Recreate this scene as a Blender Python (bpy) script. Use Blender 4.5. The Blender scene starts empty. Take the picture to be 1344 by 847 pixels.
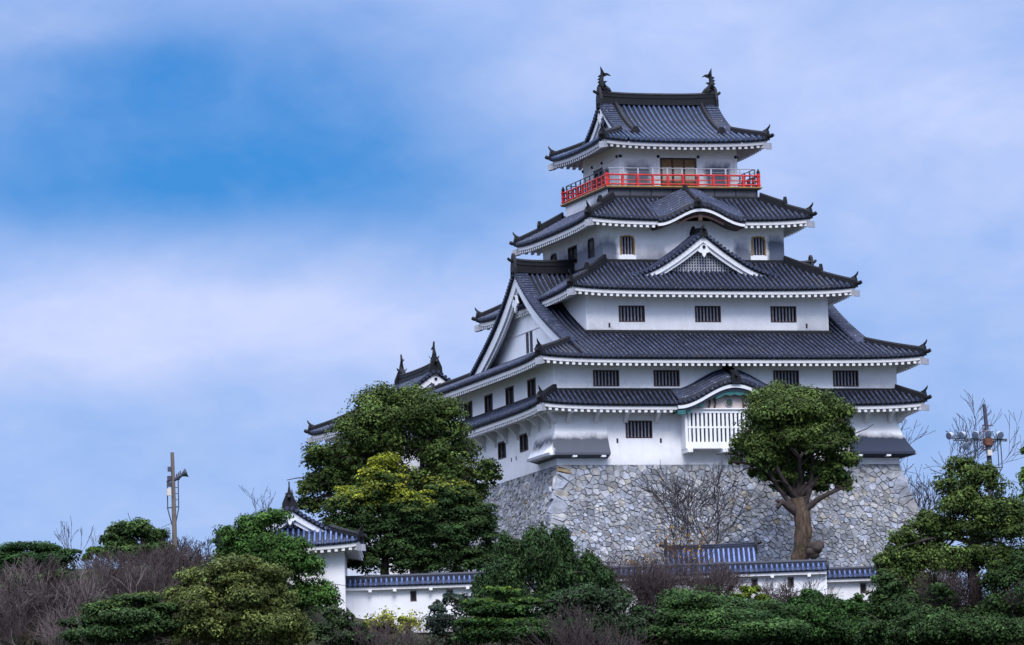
import bpy, math, random
import numpy as np
from mathutils import Vector, Matrix

# ------------------------------------------------------------------ camera, sky, sun, exposure
SC = bpy.context.scene
COL = SC.collection
W0, H0 = 1344.0, 847.0
FPX = 9586.857
YAW, PITCH, ROLL = 0.3121491, 0.1146420, -0.0332417
CAM = np.array([-137.37901, -396.89672, -42.74036])
_f = np.array([math.sin(YAW)*math.cos(PITCH), math.cos(YAW)*math.cos(PITCH), math.sin(PITCH)])
_r0 = np.array([math.cos(YAW), -math.sin(YAW), 0.0])
_u0 = np.cross(_r0, _f)
_r = math.cos(ROLL)*_r0 + math.sin(ROLL)*_u0
_u = -math.sin(ROLL)*_r0 + math.cos(ROLL)*_u0
cam = bpy.data.cameras.new('camera')
cam.sensor_fit = 'HORIZONTAL'; cam.sensor_width = 36.0
cam.lens = 36.0*FPX/W0
cam.clip_start = 1.0; cam.clip_end = 20000.0
camo = bpy.data.objects.new('camera', cam); COL.objects.link(camo)
M = Matrix(((_r[0], _u[0], -_f[0], CAM[0]), (_r[1], _u[1], -_f[1], CAM[1]),
            (_r[2], _u[2], -_f[2], CAM[2]), (0, 0, 0, 1)))
camo.matrix_world = M
SC.camera = camo
SC.view_settings.view_transform = 'Standard'
SC.view_settings.look = 'None'
SC.view_settings.gamma = 1.0
SC.view_settings.exposure = 0.38
SC.view_settings.use_curve_mapping = False
SC.cycles.max_bounces = 6
SC.cycles.transparent_max_bounces = 4

SUN_DIR = Vector((-0.12, -0.66, 0.75)).normalized()
SUN_EL = math.asin(SUN_DIR.z)
SUN_ROT = math.atan2(SUN_DIR.x, SUN_DIR.y)
sun = bpy.data.lights.new('sun', 'SUN')
sun.energy = 2.1; sun.angle = math.radians(22); sun.color = (1.0, 0.95, 0.91)
suno = bpy.data.objects.new('sun', sun); COL.objects.link(suno)
suno.rotation_euler = (-SUN_DIR).to_track_quat('-Z', 'Y').to_euler()

VD = np.array([math.sin(YAW), math.cos(YAW)])      # horizontal view direction
RD = np.array([math.cos(YAW), -math.sin(YAW)])     # horizontal right


def build_world():
    w = bpy.data.worlds.new('World'); SC.world = w; w.use_nodes = True
    nt = w.node_tree; N = nt.nodes; L = nt.links; N.clear()
    out = N.new('ShaderNodeOutputWorld'); bg = N.new('ShaderNodeBackground')
    L.new(bg.outputs[0], out.inputs[0])
    sky = N.new('ShaderNodeTexSky'); sky.sky_type = 'NISHITA'; sky.sun_disc = False
    sky.sun_elevation = SUN_EL; sky.sun_rotation = SUN_ROT
    bg.inputs[1].default_value = 0.10
    tc = N.new('ShaderNodeTexCoord')
    rot = N.new('ShaderNodeVectorRotate'); rot.rotation_type = 'Z_AXIS'
    rot.inputs['Angle'].default_value = YAW
    L.new(tc.outputs['Generated'], rot.inputs['Vector'])
    sep = N.new('ShaderNodeSeparateXYZ'); L.new(rot.outputs[0], sep.inputs[0])

    def m(op, a, b=None, c=None, clamp=False):
        n = N.new('ShaderNodeMath'); n.operation = op; n.use_clamp = clamp
        for i, v in enumerate((a, b, c)):
            if v is None: continue
            if isinstance(v, (int, float)): n.inputs[i].default_value = v
            else: L.new(v, n.inputs[i])
        return n.outputs[0]
    X, Y, Z = sep.outputs
    # cloud coordinates: directions round the compass and up, stretched along the horizon
    cx = N.new('ShaderNodeCombineXYZ')
    L.new(X, cx.inputs[0]); L.new(Y, cx.inputs[1]); L.new(m('MULTIPLY', Z, 1.7), cx.inputs[2])

    def noise(scale, detail, rough, dist, off):
        ad = N.new('ShaderNodeVectorMath'); ad.operation = 'ADD'
        L.new(cx.outputs[0], ad.inputs[0]); ad.inputs[1].default_value = off
        n = N.new('ShaderNodeTexNoise'); n.inputs['Scale'].default_value = scale
        n.inputs['Detail'].default_value = detail; n.inputs['Roughness'].default_value = rough
        n.inputs['Distortion'].default_value = dist
        L.new(ad.outputs[0], n.inputs['Vector']); return n.outputs[0]
    n1 = noise(16.0, 5, 0.5, 0.3, (3.1, 0.7, 1.9))
    n2 = noise(48.0, 5, 0.5, 0.4, (1.3, 5.2, 0.4))
    ys = m('MAXIMUM', Y, 0.05)
    u = m('DIVIDE', X, ys); v = m('DIVIDE', Z, ys)
    front = m('GREATER_THAN', Y, 0.05)

    def gap(px, py, rx, ry, amp):
        # a break in the cloud deck in a given compass direction
        uu = (px-672)/FPX; vv = math.tan(PITCH) + (423.5-py)/FPX
        a = m('DIVIDE', m('SUBTRACT', u, uu), rx/FPX); b = m('DIVIDE', m('SUBTRACT', v, vv), ry/FPX)
        d = m('ADD', m('MULTIPLY', a, a), m('MULTIPLY', b, b))
        e = m('POWER', 2.718, m('MULTIPLY', d, -1.0))
        return m('MULTIPLY', m('MULTIPLY', e, amp), front)
    g = gap(130, 245, 460, 60, 0.36)
    for a in ((400, 165, 290, 130, 0.46), (60, 140, 330, 120, 0.50), (580, 235, 170, 80, 0.22), (300, 40, 380, 60, 0.26),
              (1250, 560, 260, 130, 0.10), (60, 590, 260, 90, 0.06), (1180, 130, 200, 90, -0.10), (900, 60, 300, 80, -0.06),
              (60, 15, 140, 30, -0.15), (300, 400, 400, 60, -0.18), (60, 420, 160, 50, -0.12)):
        g = m('ADD', g, gap(*a))
    n3 = noise(130.0, 4, 0.55, 0.5, (0.2, 2.2, 7.4))
    nn = m('ADD', m('ADD', m('MULTIPLY', m('SUBTRACT', n1, 0.5), 0.42), m('MULTIPLY', m('SUBTRACT', n2, 0.5), 0.50)), m('MULTIPLY', m('SUBTRACT', n3, 0.5), 0.16))
    blue = m('ADD', m('ADD', g, nn), 0.20, clamp=True)
    wh = gap(330, 400, 420, 75, 0.75)
    for a in ((60, 440, 220, 60, 0.45), (860, 90, 260, 110, 0.42), (1230, 190, 260, 120, 0.35), (1260, 430, 160, 60, 0.35), (520, 480, 200, 50, 0.3), (60, 15, 140, 30, 0.5)):
        wh = m('ADD', wh, gap(*a))
    n4 = noise(34.0, 6, 0.6, 0.8, (5.5, 1.2, 3.3)); n5 = noise(90.0, 5, 0.6, 0.6, (2.5, 8.2, 1.3))
    wh = m('ADD', m('ADD', wh, m('MULTIPLY', m('SUBTRACT', n4, 0.45), 1.5)), m('MULTIPLY', m('SUBTRACT', n5, 0.5), 1.1), clamp=True)
    # clear air between clouds
    skyc = N.new('ShaderNodeMix'); skyc.data_type = 'RGBA'; skyc.blend_type = 'MULTIPLY'
    skyc.inputs[0].default_value = 1.0
    L.new(sky.outputs[0], skyc.inputs[6]); skyc.inputs[7].default_value = SKY_TINT
    # the deck is brighter overhead than near the horizon
    up = m('MAXIMUM', Z, 0.0)
    hi = m('SUBTRACT', up, 0.16, None, True)
    lum = m('ADD', 1.0, m('MULTIPLY', hi, 2.6))
    cl = N.new('ShaderNodeMix'); cl.data_type = 'RGBA'
    L.new(m('MULTIPLY', hi, 2.5, clamp=True), cl.inputs[0])
    cw = N.new('ShaderNodeMix'); cw.data_type = 'RGBA'; L.new(wh, cw.inputs[0])
    cw.inputs[6].default_value = CLOUD_LOW; cw.inputs[7].default_value = CLOUD_WHITE
    L.new(cw.outputs[2], cl.inputs[6]); cl.inputs[7].default_value = CLOUD_HIGH
    clm = N.new('ShaderNodeMix'); clm.data_type = 'RGBA'; clm.blend_type = 'MULTIPLY'
    clm.inputs[0].default_value = 1.0
    L.new(cl.outputs[2], clm.inputs[6]); L.new(lum, clm.inputs[7])
    mx = N.new('ShaderNodeMix'); mx.data_type = 'RGBA'
    L.new(blue, mx.inputs[0]); L.new(clm.outputs[2], mx.inputs[6]); L.new(skyc.outputs[2], mx.inputs[7])
    L.new(mx.outputs[2], bg.inputs[0])


SKY_TINT = (0.12, 0.41, 0.82, 1)
CLOUD_LOW = (3.55, 4.62, 7.6, 1)
CLOUD_WHITE = (4.75, 5.4, 7.75, 1)
CLOUD_HIGH = (8.2, 9.0, 11.6, 1)
build_world()

# ------------------------------------------------------------------ helpers
rnd = random.Random(7)


def P(px, py, b):
    """Point seen at a photo pixel, standing in the plane at depth b (metres beyond the keep's axis)."""
    d = _f + _r*((px-W0/2)/FPX) - _u*((py-H0/2)/FPX)
    den = d[0]*VD[0] + d[1]*VD[1]
    s = (b - (CAM[0]*VD[0] + CAM[1]*VD[1]))/den
    return CAM + d*s


def ppm(b):
    return FPX/(420.0+b)


class MB:
    def __init__(self): self.v = []; self.f = []; self.roll = {}

    def quad(self, a, b, c, d):
        n = len(self.v); self.v += [tuple(a), tuple(b), tuple(c), tuple(d)]; self.f.append((n, n+1, n+2, n+3))

    def poly(self, pts):
        n = len(self.v); self.v += [tuple(p) for p in pts]; self.f.append(tuple(range(n, n+len(pts))))

    def hexa(self, p):
        """eight corners: bottom ring then top ring"""
        n = len(self.v); self.v += [tuple(q) for q in p]
        for f in ((3, 2, 1, 0), (4, 5, 6, 7), (0, 1, 5, 4), (1, 2, 6, 5), (2, 3, 7, 6), (3, 0, 4, 7)):
            self.f.append(tuple(n+i for i in f))

    def box(self, x0, x1, y0, y1, z0, z1):
        self.hexa([(x0, y0, z0), (x1, y0, z0), (x1, y1, z0), (x0, y1, z0), (x0, y0, z1), (x1, y0, z1), (x1, y1, z1), (x0, y1, z1)])

    def grid(self, rows, close=False, roll=None):
        n = len(self.v)
        if roll: self.roll[n] = (len(rows[0]), roll)
        nr = len(rows); nc = len(rows[0])
        for r_ in rows: self.v += [tuple(p) for p in r_]
        for i in range(nr-1):
            for j in range(nc-1 if not close else nc):
                k = (j+1) % nc
                self.f.append((n+i*nc+j, n+i*nc+k, n+(i+1)*nc+k, n+(i+1)*nc+j))

    def sweep(self, pts, prof, up=(0, 0, 1), scales=None, caps=True):
        """cross-section prof (lateral, up) swept along pts"""
        pts = [np.array(p, float) for p in pts]; rows = []
        upv = np.array(up, float)
        for i, p in enumerate(pts):
            d = pts[min(i+1, len(pts)-1)] - pts[max(i-1, 0)]
            lat = np.cross(d, upv); lat /= (np.linalg.norm(lat)+1e-9)
            s = scales[i] if scales else 1.0
            rows.append([p + lat*(a*s) + upv*(b_*s) for a, b_ in prof])
        self.grid(rows, close=True)
        if caps: self.poly(rows[0][::-1]); self.poly(rows[-1])

    def tube(self, pts, rads, n=6, caps=True):
        pts = [np.array(p, float) for p in pts]; rows = []
        d0 = pts[-1]-pts[0]; ref = np.array([0, 0, 1.0]) if abs(d0[2]) < 0.9*np.linalg.norm(d0) else np.array([1.0, 0.13, 0])
        for i, p in enumerate(pts):
            d = pts[min(i+1, len(pts)-1)] - pts[max(i-1, 0)]; d /= (np.linalg.norm(d)+1e-9)
            a = np.cross(d, ref); a /= (np.linalg.norm(a)+1e-9); b_ = np.cross(a, d)
            rows.append([p + rads[i]*(math.cos(2*math.pi*k/n)*a + math.sin(2*math.pi*k/n)*b_) for k in range(n)])
        self.grid(rows, close=True)
        if caps: self.poly(rows[0][::-1]); self.poly(rows[-1])

    def build(self, name, mat, parent=None, smooth=False):
        me = bpy.data.meshes.new(name)
        me.from_pydata(self.v, [], self.f); me.update()
        if smooth:
            me.polygons.foreach_set('use_smooth', [True]*len(me.polygons))
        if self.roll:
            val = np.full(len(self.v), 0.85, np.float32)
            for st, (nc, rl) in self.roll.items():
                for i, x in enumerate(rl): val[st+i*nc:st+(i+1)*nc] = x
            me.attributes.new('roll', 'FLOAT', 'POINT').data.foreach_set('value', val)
        me.materials.append(mat)
        return link(name, me, parent)


ORIGIN = {}


def link(name, me, parent=None):
    o = bpy.data.objects.new(name, me); COL.objects.link(o)
    if parent is not None:
        o.parent = parent
        q = parent; off = Vector((0, 0, 0))
        while q is not None:
            off += q.location; q = q.parent
        o.location = -off
    return o


def thing(name, label, cat, loc, group=None):
    o = bpy.data.objects.new(name, None); COL.objects.link(o)
    o.location = Vector([float(c) for c in loc]); o.empty_display_size = 0.5
    o['label'] = label; o['category'] = cat
    if group: o['group'] = group
    return o


# ------------------------------------------------------------------ materials
def nodes(name):
    m = bpy.data.materials.new(name); m.use_nodes = True
    nt = m.node_tree; b = nt.nodes['Principled BSDF']
    return m, nt, b


def noise_node(nt, vec, scale, detail=4, rough=0.55, dist=0.0):
    n = nt.nodes.new('ShaderNodeTexNoise'); n.inputs['Scale'].default_value = scale
    n.inputs['Detail'].default_value = detail; n.inputs['Roughness'].default_value = rough
    n.inputs['Distortion'].default_value = dist
    nt.links.new(vec, n.inputs['Vector']); return n.outputs[0]


def ramp(nt, fac, stops):
    r_ = nt.nodes.new('ShaderNodeValToRGB'); e = r_.color_ramp.elements
    while len(e) < len(stops): e.new(0.5)
    for i, (p, c) in enumerate(stops):
        e[i].position = p; e[i].color = (c[0], c[1], c[2], 1) if not isinstance(c, (int, float)) else (c, c, c, 1)
    nt.links.new(fac, r_.inputs[0]); return r_.outputs[0]


def mathn(nt, op, a, b=None, clamp=False):
    n = nt.nodes.new('ShaderNodeMath'); n.operation = op; n.use_clamp = clamp
    for i, v in enumerate((a, b)):
        if v is None: continue
        if isinstance(v, (int, float)): n.inputs[i].default_value = v
        else: nt.links.new(v, n.inputs[i])
    return n.outputs[0]


def mixc(nt, fac, a, b, mode='MIX'):
    n = nt.nodes.new('ShaderNodeMix'); n.data_type = 'RGBA'; n.blend_type = mode
    for i, v in ((0, fac), (6, a), (7, b)):
        if isinstance(v, (int, float)): n.inputs[i].default_value = v
        elif isinstance(v, tuple): n.inputs[i].default_value = (v[0], v[1], v[2], 1)
        else: nt.links.new(v, n.inputs[i])
    return n.outputs[2]


def objvec(nt):
    t = nt.nodes.new('ShaderNodeTexCoord'); return t.outputs['Object']


def plain(name, col, rough=0.6, var=0.25, scale=6.0, bump=0.0, metal=0.0, spec=0.4):
    m, nt, b = nodes(name); v = objvec(nt)
    n = noise_node(nt, v, scale, 5)
    c = ramp(nt, n, [(0.25, tuple(x*(1-var) for x in col)), (0.75, tuple(min(1, x*(1+var)) for x in col))])
    nt.links.new(c, b.inputs['Base Color']); b.inputs['Roughness'].default_value = rough
    b.inputs['Metallic'].default_value = metal; b.inputs['Specular IOR Level'].default_value = spec
    if bump:
        bp = nt.nodes.new('ShaderNodeBump'); bp.inputs['Strength'].default_value = bump; bp.inputs['Distance'].default_value = 0.05
        nt.links.new(noise_node(nt, v, scale*4, 4), bp.inputs['Height']); nt.links.new(bp.outputs[0], b.inputs['Normal'])
    return m


WHITE = (0.83, 0.83, 0.85); STAIN = (0.095, 0.112, 0.155)


def plaster(name, stains=(), drip=0.18, base=WHITE, sharp=0.5, stain=STAIN):
    """lime plaster; stains: (axis, lo, hi, z_full, z_none, strength): weather stain on a stretch of wall"""
    m, nt, b = nodes(name); v = objvec(nt)
    sp = nt.nodes.new('ShaderNodeSeparateXYZ'); nt.links.new(v, sp.inputs[0])
    n1 = noise_node(nt, v, 0.8, 6, 0.6)
    st = nt.nodes.new('ShaderNodeMapping'); st.inputs['Scale'].default_value = (3.0, 3.0, 0.35)
    nt.links.new(v, st.inputs['Vector'])
    n2 = noise_node(nt, st.outputs[0], 1.2, 6, 0.65)
    c = ramp(nt, n1, [(0.3, tuple(x*0.90 for x in base)), (0.7, base)])
    d = mathn(nt, 'MULTIPLY', ramp(nt, n2, [(0.52, 0.0), (0.8, 1.0)]), drip)
    c = mixc(nt, d, c, (0.36, 0.37, 0.40))
    pz = noise_node(nt, v, 0.55, 7, 0.7, 0.8)
    c = mixc(nt, ramp(nt, pz, [(0.56, 0.0), (0.70, 0.22)]), c, (0.42, 0.43, 0.47))
    nz = noise_node(nt, v, 1.6, 6, 0.6, 0.4)
    for ax, lo, hi, zf, zn, amp in stains:
        a = sp.outputs['XYZ'.index(ax)]; z = sp.outputs[2]
        wob = mathn(nt, 'MULTIPLY', mathn(nt, 'SUBTRACT', nz, 0.5), 1.5*sharp)
        a2 = mathn(nt, 'ADD', a, wob)
        m1 = mathn(nt, 'MULTIPLY', mathn(nt, 'SUBTRACT', a2, lo), 4.0, True)
        m2 = mathn(nt, 'MULTIPLY', mathn(nt, 'SUBTRACT', hi, a2), 4.0, True)
        zz = mathn(nt, 'DIVIDE', mathn(nt, 'SUBTRACT', zn, mathn(nt, 'ADD', z, wob)), zn-zf, True)
        f = mathn(nt, 'MULTIPLY', mathn(nt, 'MULTIPLY', m1, m2), mathn(nt, 'MULTIPLY', zz, amp))
        c = mixc(nt, f, c, stain)
    nt.links.new(c, b.inputs['Base Color']); b.inputs['Roughness'].default_value = 0.85
    b.inputs['Specular IOR Level'].default_value = 0.2
    return m


def tile_mat(name, dark, light, rough=0.6, gl=0.25, lime=(0.30, 0.31, 0.36)):
    m, nt, b = nodes(name); v = objvec(nt)
    n1 = noise_node(nt, v, 0.9, 6, 0.65); n2 = noise_node(nt, v, 9.0, 3, 0.6)
    c = ramp(nt, n1, [(0.3, dark), (0.7, light)])
    c = mixc(nt, ramp(nt, n2, [(0.60, 0.0), (0.76, 0.55)]), c, lime)  # pale specks: dotted highlights of the tiles put into the colour
    c = mixc(nt, ramp(nt, noise_node(nt, v, 0.35, 5, 0.6), [(0.60, 0.0), (0.75, 0.35)]), c, (0.07, 0.06, 0.04))
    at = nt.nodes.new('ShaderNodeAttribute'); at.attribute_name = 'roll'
    c = mixc(nt, 1.0, c, ramp(nt, at.outputs['Fac'], [(0.20, 0.16), (0.9, 1.65)]), 'MULTIPLY')   # light on round tiles and shade in the dirty pans, put into the colour
    nt.links.new(c, b.inputs['Base Color'])
    rr = ramp(nt, n2, [(0.3, rough-0.1), (0.7, rough+0.2)]); nt.links.new(rr, b.inputs['Roughness'])
    b.inputs['Specular IOR Level'].default_value = gl
    bp = nt.nodes.new('ShaderNodeBump'); bp.inputs['Strength'].default_value = 0.4; bp.inputs['Distance'].default_value = 0.03
    nt.links.new(n2, bp.inputs['Height']); nt.links.new(bp.outputs[0], b.inputs['Normal'])
    return m


def tint_mat(name, rough=0.9, transl=0.0, spec=0.15, grain=0.0, gscale=5.0):
    """colour carried by each leaf or stone"""
    m, nt, b = nodes(name)
    at = nt.nodes.new('ShaderNodeAttribute'); at.attribute_name = 'tint'
    c = at.outputs['Color']
    if grain:
        v = objvec(nt); n = noise_node(nt, v, gscale, 6, 0.65)
        c = mixc(nt, 1.0, c, ramp(nt, n, [(0.25, 1-grain), (0.75, 1+grain*0.6)]), 'MULTIPLY')
        n3 = noise_node(nt, v, gscale*0.25, 5, 0.6)
        c = mixc(nt, ramp(nt, n3, [(0.50, 0.0), (0.70, 0.55)]), c, (0.085, 0.085, 0.08))
        bp = nt.nodes.new('ShaderNodeBump'); bp.inputs['Strength'].default_value = 0.6; bp.inputs['Distance'].default_value = 0.06
        nt.links.new(n, bp.inputs['Height']); nt.links.new(bp.outputs[0], b.inputs['Normal'])
    nt.links.new(c, b.inputs['Base Color']); b.inputs['Roughness'].default_value = rough
    b.inputs['Specular IOR Level'].default_value = spec
    if transl:
        t = nt.nodes.new('ShaderNodeBsdfTranslucent'); nt.links.new(c, t.inputs[0])
        mx = nt.nodes.new('ShaderNodeMixShader'); mx.inputs[0].default_value = transl
        o = nt.nodes['Material Output']
        nt.links.new(b.outputs[0], mx.inputs[1]); nt.links.new(t.outputs[0], mx.inputs[2]); nt.links.new(mx.outputs[0], o.inputs[0])
    return m


MT = {}
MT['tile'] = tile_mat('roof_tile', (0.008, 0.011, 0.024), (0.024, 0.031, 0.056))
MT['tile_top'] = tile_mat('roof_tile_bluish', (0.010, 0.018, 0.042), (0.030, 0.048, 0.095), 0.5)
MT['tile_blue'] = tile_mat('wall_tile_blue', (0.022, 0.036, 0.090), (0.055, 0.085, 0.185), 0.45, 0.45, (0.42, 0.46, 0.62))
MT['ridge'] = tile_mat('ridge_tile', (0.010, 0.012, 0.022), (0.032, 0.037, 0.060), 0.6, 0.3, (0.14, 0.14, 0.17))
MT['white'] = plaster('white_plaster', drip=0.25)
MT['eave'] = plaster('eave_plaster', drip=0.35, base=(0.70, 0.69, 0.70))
MT['eave_grey'] = plaster('eave_plaster_shaded_worn', drip=0.6, base=(0.46, 0.46, 0.50))  # darker base colour holds the shade under the top roof as well as dirt
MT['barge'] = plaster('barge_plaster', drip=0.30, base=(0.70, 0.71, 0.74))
MT['dark'] = plain('window_dark', (0.012, 0.010, 0.012), 0.5, 0.3)
MT['wframe'] = plain('window_frame_wood', (0.055, 0.028, 0.024), 0.6, 0.3)
MT['bar'] = plain('window_bar', (0.26, 0.25, 0.29), 0.7, 0.3)
MT['red'] = plain('red_lacquer', (0.48, 0.022, 0.020), 0.5, 0.35, 4.0)
MT['gold'] = plain('gilt_edge', (0.36, 0.20, 0.05), 0.45, 0.3, 4.0)
MT['steel'] = plain('galvanised_steel', (0.42, 0.44, 0.48), 0.4, 0.15, 5.0, metal=0.3)
MT['steel_dark'] = plain('dark_steel', (0.06, 0.075, 0.10), 0.5, 0.3, 5.0, metal=0.3)
MT['wood'] = plain('door_wood', (0.16, 0.085, 0.03), 0.6, 0.35, 5.0)
MT['curtain'] = plain('curtain', (0.55, 0.50, 0.42), 0.9, 0.3, 14.0)
MT['teal'] = plain('verdigris_carving', (0.025, 0.13, 0.13), 0.6, 0.4, 6.0)
MT['lattice'] = plain('lattice_grey', (0.30, 0.31, 0.35), 0.7, 0.2)
MT['bark'] = plain('bark', (0.045, 0.034, 0.030), 0.95, 0.45, 3.5, 0.8)
def bark_mat(name, dark, light):
    m, nt, b = nodes(name); v = objvec(nt)
    mp = nt.nodes.new('ShaderNodeMapping'); mp.inputs['Scale'].default_value = (1.0, 1.0, 0.28); nt.links.new(v, mp.inputs['Vector'])
    n1 = noise_node(nt, mp.outputs[0], 7.0, 6, 0.7, 0.6); n2 = noise_node(nt, v, 1.1, 5, 0.6)
    c = ramp(nt, n1, [(0.35, dark), (0.68, light)])
    c = mixc(nt, ramp(nt, n2, [(0.5, 0.0), (0.7, 0.6)]), c, (0.045, 0.052, 0.028))
    nt.links.new(c, b.inputs['Base Color']); b.inputs['Roughness'].default_value = 0.95; b.inputs['Specular IOR Level'].default_value = 0.1
    bp = nt.nodes.new('ShaderNodeBump'); bp.inputs['Strength'].default_value = 1.0; bp.inputs['Distance'].default_value = 0.12
    nt.links.new(n1, bp.inputs['Height']); nt.links.new(bp.outputs[0], b.inputs['Normal'])
    return m


MT['bark_pale'] = bark_mat('bark_camphor', (0.045, 0.030, 0.022), (0.17, 0.120, 0.090))
MT['bark_old'] = plain('bark_camphor', (0.105, 0.074, 0.055), 0.95, 0.4, 2.5, 0.9)
MT['twig'] = plain('twig', (0.050, 0.036, 0.036), 0.95, 0.35, 2.0)
MT['twig_pale'] = plain('twig_pale', (0.125, 0.098, 0.095), 0.95, 0.35, 2.0)
MT['twig_dark'] = plain('twig_dark', (0.030, 0.026, 0.030), 0.95, 0.35, 2.0)
MT['leaf'] = tint_mat('leaf', 0.75, 0.12, 0.12)
MT['stone'] = tint_mat('stone', 0.9, 0.0, 0.2, 0.55, 3.6)
MT['joint'] = plain('stone_joint', (0.075, 0.073, 0.078), 0.95, 0.3, 3.0)
MT['concrete'] = plain('pole_concrete', (0.13, 0.105, 0.09), 0.85, 0.25, 3.0)
MT['pole_dark'] = plain('pole_dark', (0.045, 0.048, 0.075), 0.6, 0.3, 3.0)
MT['lens'] = plain('lamp_glass', (0.10, 0.13, 0.20), 0.15, 0.2, 3.0, spec=0.7)
MT['boxw'] = plain('junction_box', (0.55, 0.52, 0.46), 0.5, 0.1)
MT['soil'] = plain('hill_soil', (0.034, 0.036, 0.020), 0.95, 0.5, 0.6, 0.5)

STF = [('x', 0, 0, 0, 0, 0)]
MT['wall1'] = plaster('keep_wall_base', [('X', -10.4, 10.4, -4.3, -3.4, 0.28)], drip=0.2)
MT['wall2'] = plaster('keep_wall_second', [('X', -10.2, -5.0, 0.1, 0.75, 0.38), ('X', 6.8, 12, 0.2, 1.1, 0.45)], 0.16)
MT['wall3'] = plaster('keep_wall_third', [('X', -7.4, 7.4, 3.6, 4.75, 0.45), ('X', 5.3, 9, 3.8, 5.2, 0.5), ('X', -7.4, -5.6, 3.8, 4.8, 0.3)], 0.2)
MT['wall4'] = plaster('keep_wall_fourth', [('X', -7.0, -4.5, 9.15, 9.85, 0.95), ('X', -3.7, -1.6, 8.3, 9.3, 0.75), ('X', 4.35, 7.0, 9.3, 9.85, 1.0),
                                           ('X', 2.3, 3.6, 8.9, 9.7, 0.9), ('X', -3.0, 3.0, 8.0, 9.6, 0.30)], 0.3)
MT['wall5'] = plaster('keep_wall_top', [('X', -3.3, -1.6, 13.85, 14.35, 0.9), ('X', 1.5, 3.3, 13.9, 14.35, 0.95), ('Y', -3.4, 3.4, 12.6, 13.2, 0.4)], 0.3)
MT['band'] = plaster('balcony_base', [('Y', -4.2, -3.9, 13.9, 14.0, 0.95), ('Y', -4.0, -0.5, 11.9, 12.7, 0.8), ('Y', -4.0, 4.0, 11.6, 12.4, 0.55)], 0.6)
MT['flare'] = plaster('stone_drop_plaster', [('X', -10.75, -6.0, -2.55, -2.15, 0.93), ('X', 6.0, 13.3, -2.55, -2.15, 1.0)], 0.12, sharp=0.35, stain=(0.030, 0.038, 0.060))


# ------------------------------------------------------------------ frames and architectural pieces
class Fr:
    """a facade frame: o centre (x,y), n outward, t to the right seen from outside"""
    def __init__(s, o, n):
        s.o = np.array(o, float); s.n = np.array(n, float); s.t = np.array([-s.n[1], s.n[0]])

    def p(s, u, v, z):
        q = s.o + s.t*u + s.n*v
        return (q[0], q[1], z)


def faces(o, ang):
    c, s_ = math.cos(ang), math.sin(ang)
    rot = lambda a, b: (a*c-b*s_, a*s_+b*c)
    return dict(front=Fr(o, rot(0, -1)), left=Fr(o, rot(-1, 0)), right=Fr(o, rot(1, 0)), back=Fr(o, rot(0, 1)))


def fbox(mb, fr, u0, u1, v0, v1, z0, z1):
    mb.hexa([fr.p(u0, v1, z0), fr.p(u1, v1, z0), fr.p(u1, v0, z0), fr.p(u0, v0, z0),
             fr.p(u0, v1, z1), fr.p(u1, v1, z1), fr.p(u1, v0, z1), fr.p(u0, v0, z1)])


def wall_panel(mb, fr, hw, d, z0, z1, holes=(), depth=0.25):
    us = sorted({-hw, hw} | {h[0] for h in holes} | {h[1] for h in holes})
    zs = sorted({z0, z1} | {h[2] for h in holes} | {h[3] for h in holes})
    for i in range(len(us)-1):
        for j in range(len(zs)-1):
            uc = (us[i]+us[i+1])/2; zc = (zs[j]+zs[j+1])/2
            if any(h[0] < uc < h[1] and h[2] < zc < h[3] for h in holes): continue
            mb.quad(fr.p(us[i], d, zs[j]), fr.p(us[i+1], d, zs[j]), fr.p(us[i+1], d, zs[j+1]), fr.p(us[i], d, zs[j+1]))
    for a, b, c, e in holes:
        for q in (((a, c), (b, c)), ((b, c), (b, e)), ((b, e), (a, e)), ((a, e), (a, c))):
            (u0, w0), (u1, w1) = q
            mb.quad(fr.p(u0, d, w0), fr.p(u1, d, w1), fr.p(u1, d-depth, w1), fr.p(u0, d-depth, w0))


def window(parent, fr, d, h, bars=7, frame=0.07, barw=0.075, arch=False, sill=False, trim=None):
    u0, u1, z0, z1 = h
    b = MB(); b.quad(fr.p(u0, d-0.24, z0), fr.p(u1, d-0.24, z0), fr.p(u1, d-0.24, z1), fr.p(u0, d-0.24, z1))
    w = b.build('window', MT['dark'], parent)
    f = MB()
    if arch:
        k = 0.22
        pts = [(u0, z0), (u0, z1-k), (u0+0.1, z1-0.06), (u0+0.24, z1), (u1-0.24, z1), (u1-0.1, z1-0.06), (u1, z1-k), (u1, z0)]
        for (a, za), (c, zc) in zip(pts[:-1], pts[1:]):
            f.sweep([fr.p(a, d+0.01, za), fr.p(c, d+0.01, zc)], [(-0.035, -0.05), (0.035, -0.05), (0.035, 0.05), (-0.035, 0.05)], up=(fr.n[0], fr.n[1], 0))
    else:
        fbox(f, fr, u0, u1, d-0.12, d+0.02, z1-frame, z1); fbox(f, fr, u0, u1, d-0.12, d+0.02, z0, z0+frame*0.8)
        fbox(f, fr, u0, u0+frame, d-0.121, d+0.018, z0+frame*0.8, z1-frame); fbox(f, fr, u1-frame, u1, d-0.121, d+0.018, z0+frame*0.8, z1-frame)
    f.build('frame', MT[trim or 'wframe'], w)
    if bars:
        g = MB(); n = bars; wd = u1-u0-2*frame
        for i in range(n):
            c = u0+frame+wd*(i+0.5)/n
            fbox(g, fr, c-barw/2, c+barw/2, d-0.17, d-0.08, z0+0.02, z1-0.02)
        g.build('bars', MT['bar'], w)
    if sill:
        s_ = MB(); fbox(s_, fr, u0-0.10, u1+0.10, d, d+0.05, z0-0.42, z0-0.05); s_.build('sill', MT['white'], w)
    return w


PITCH_T = 0.30


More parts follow.
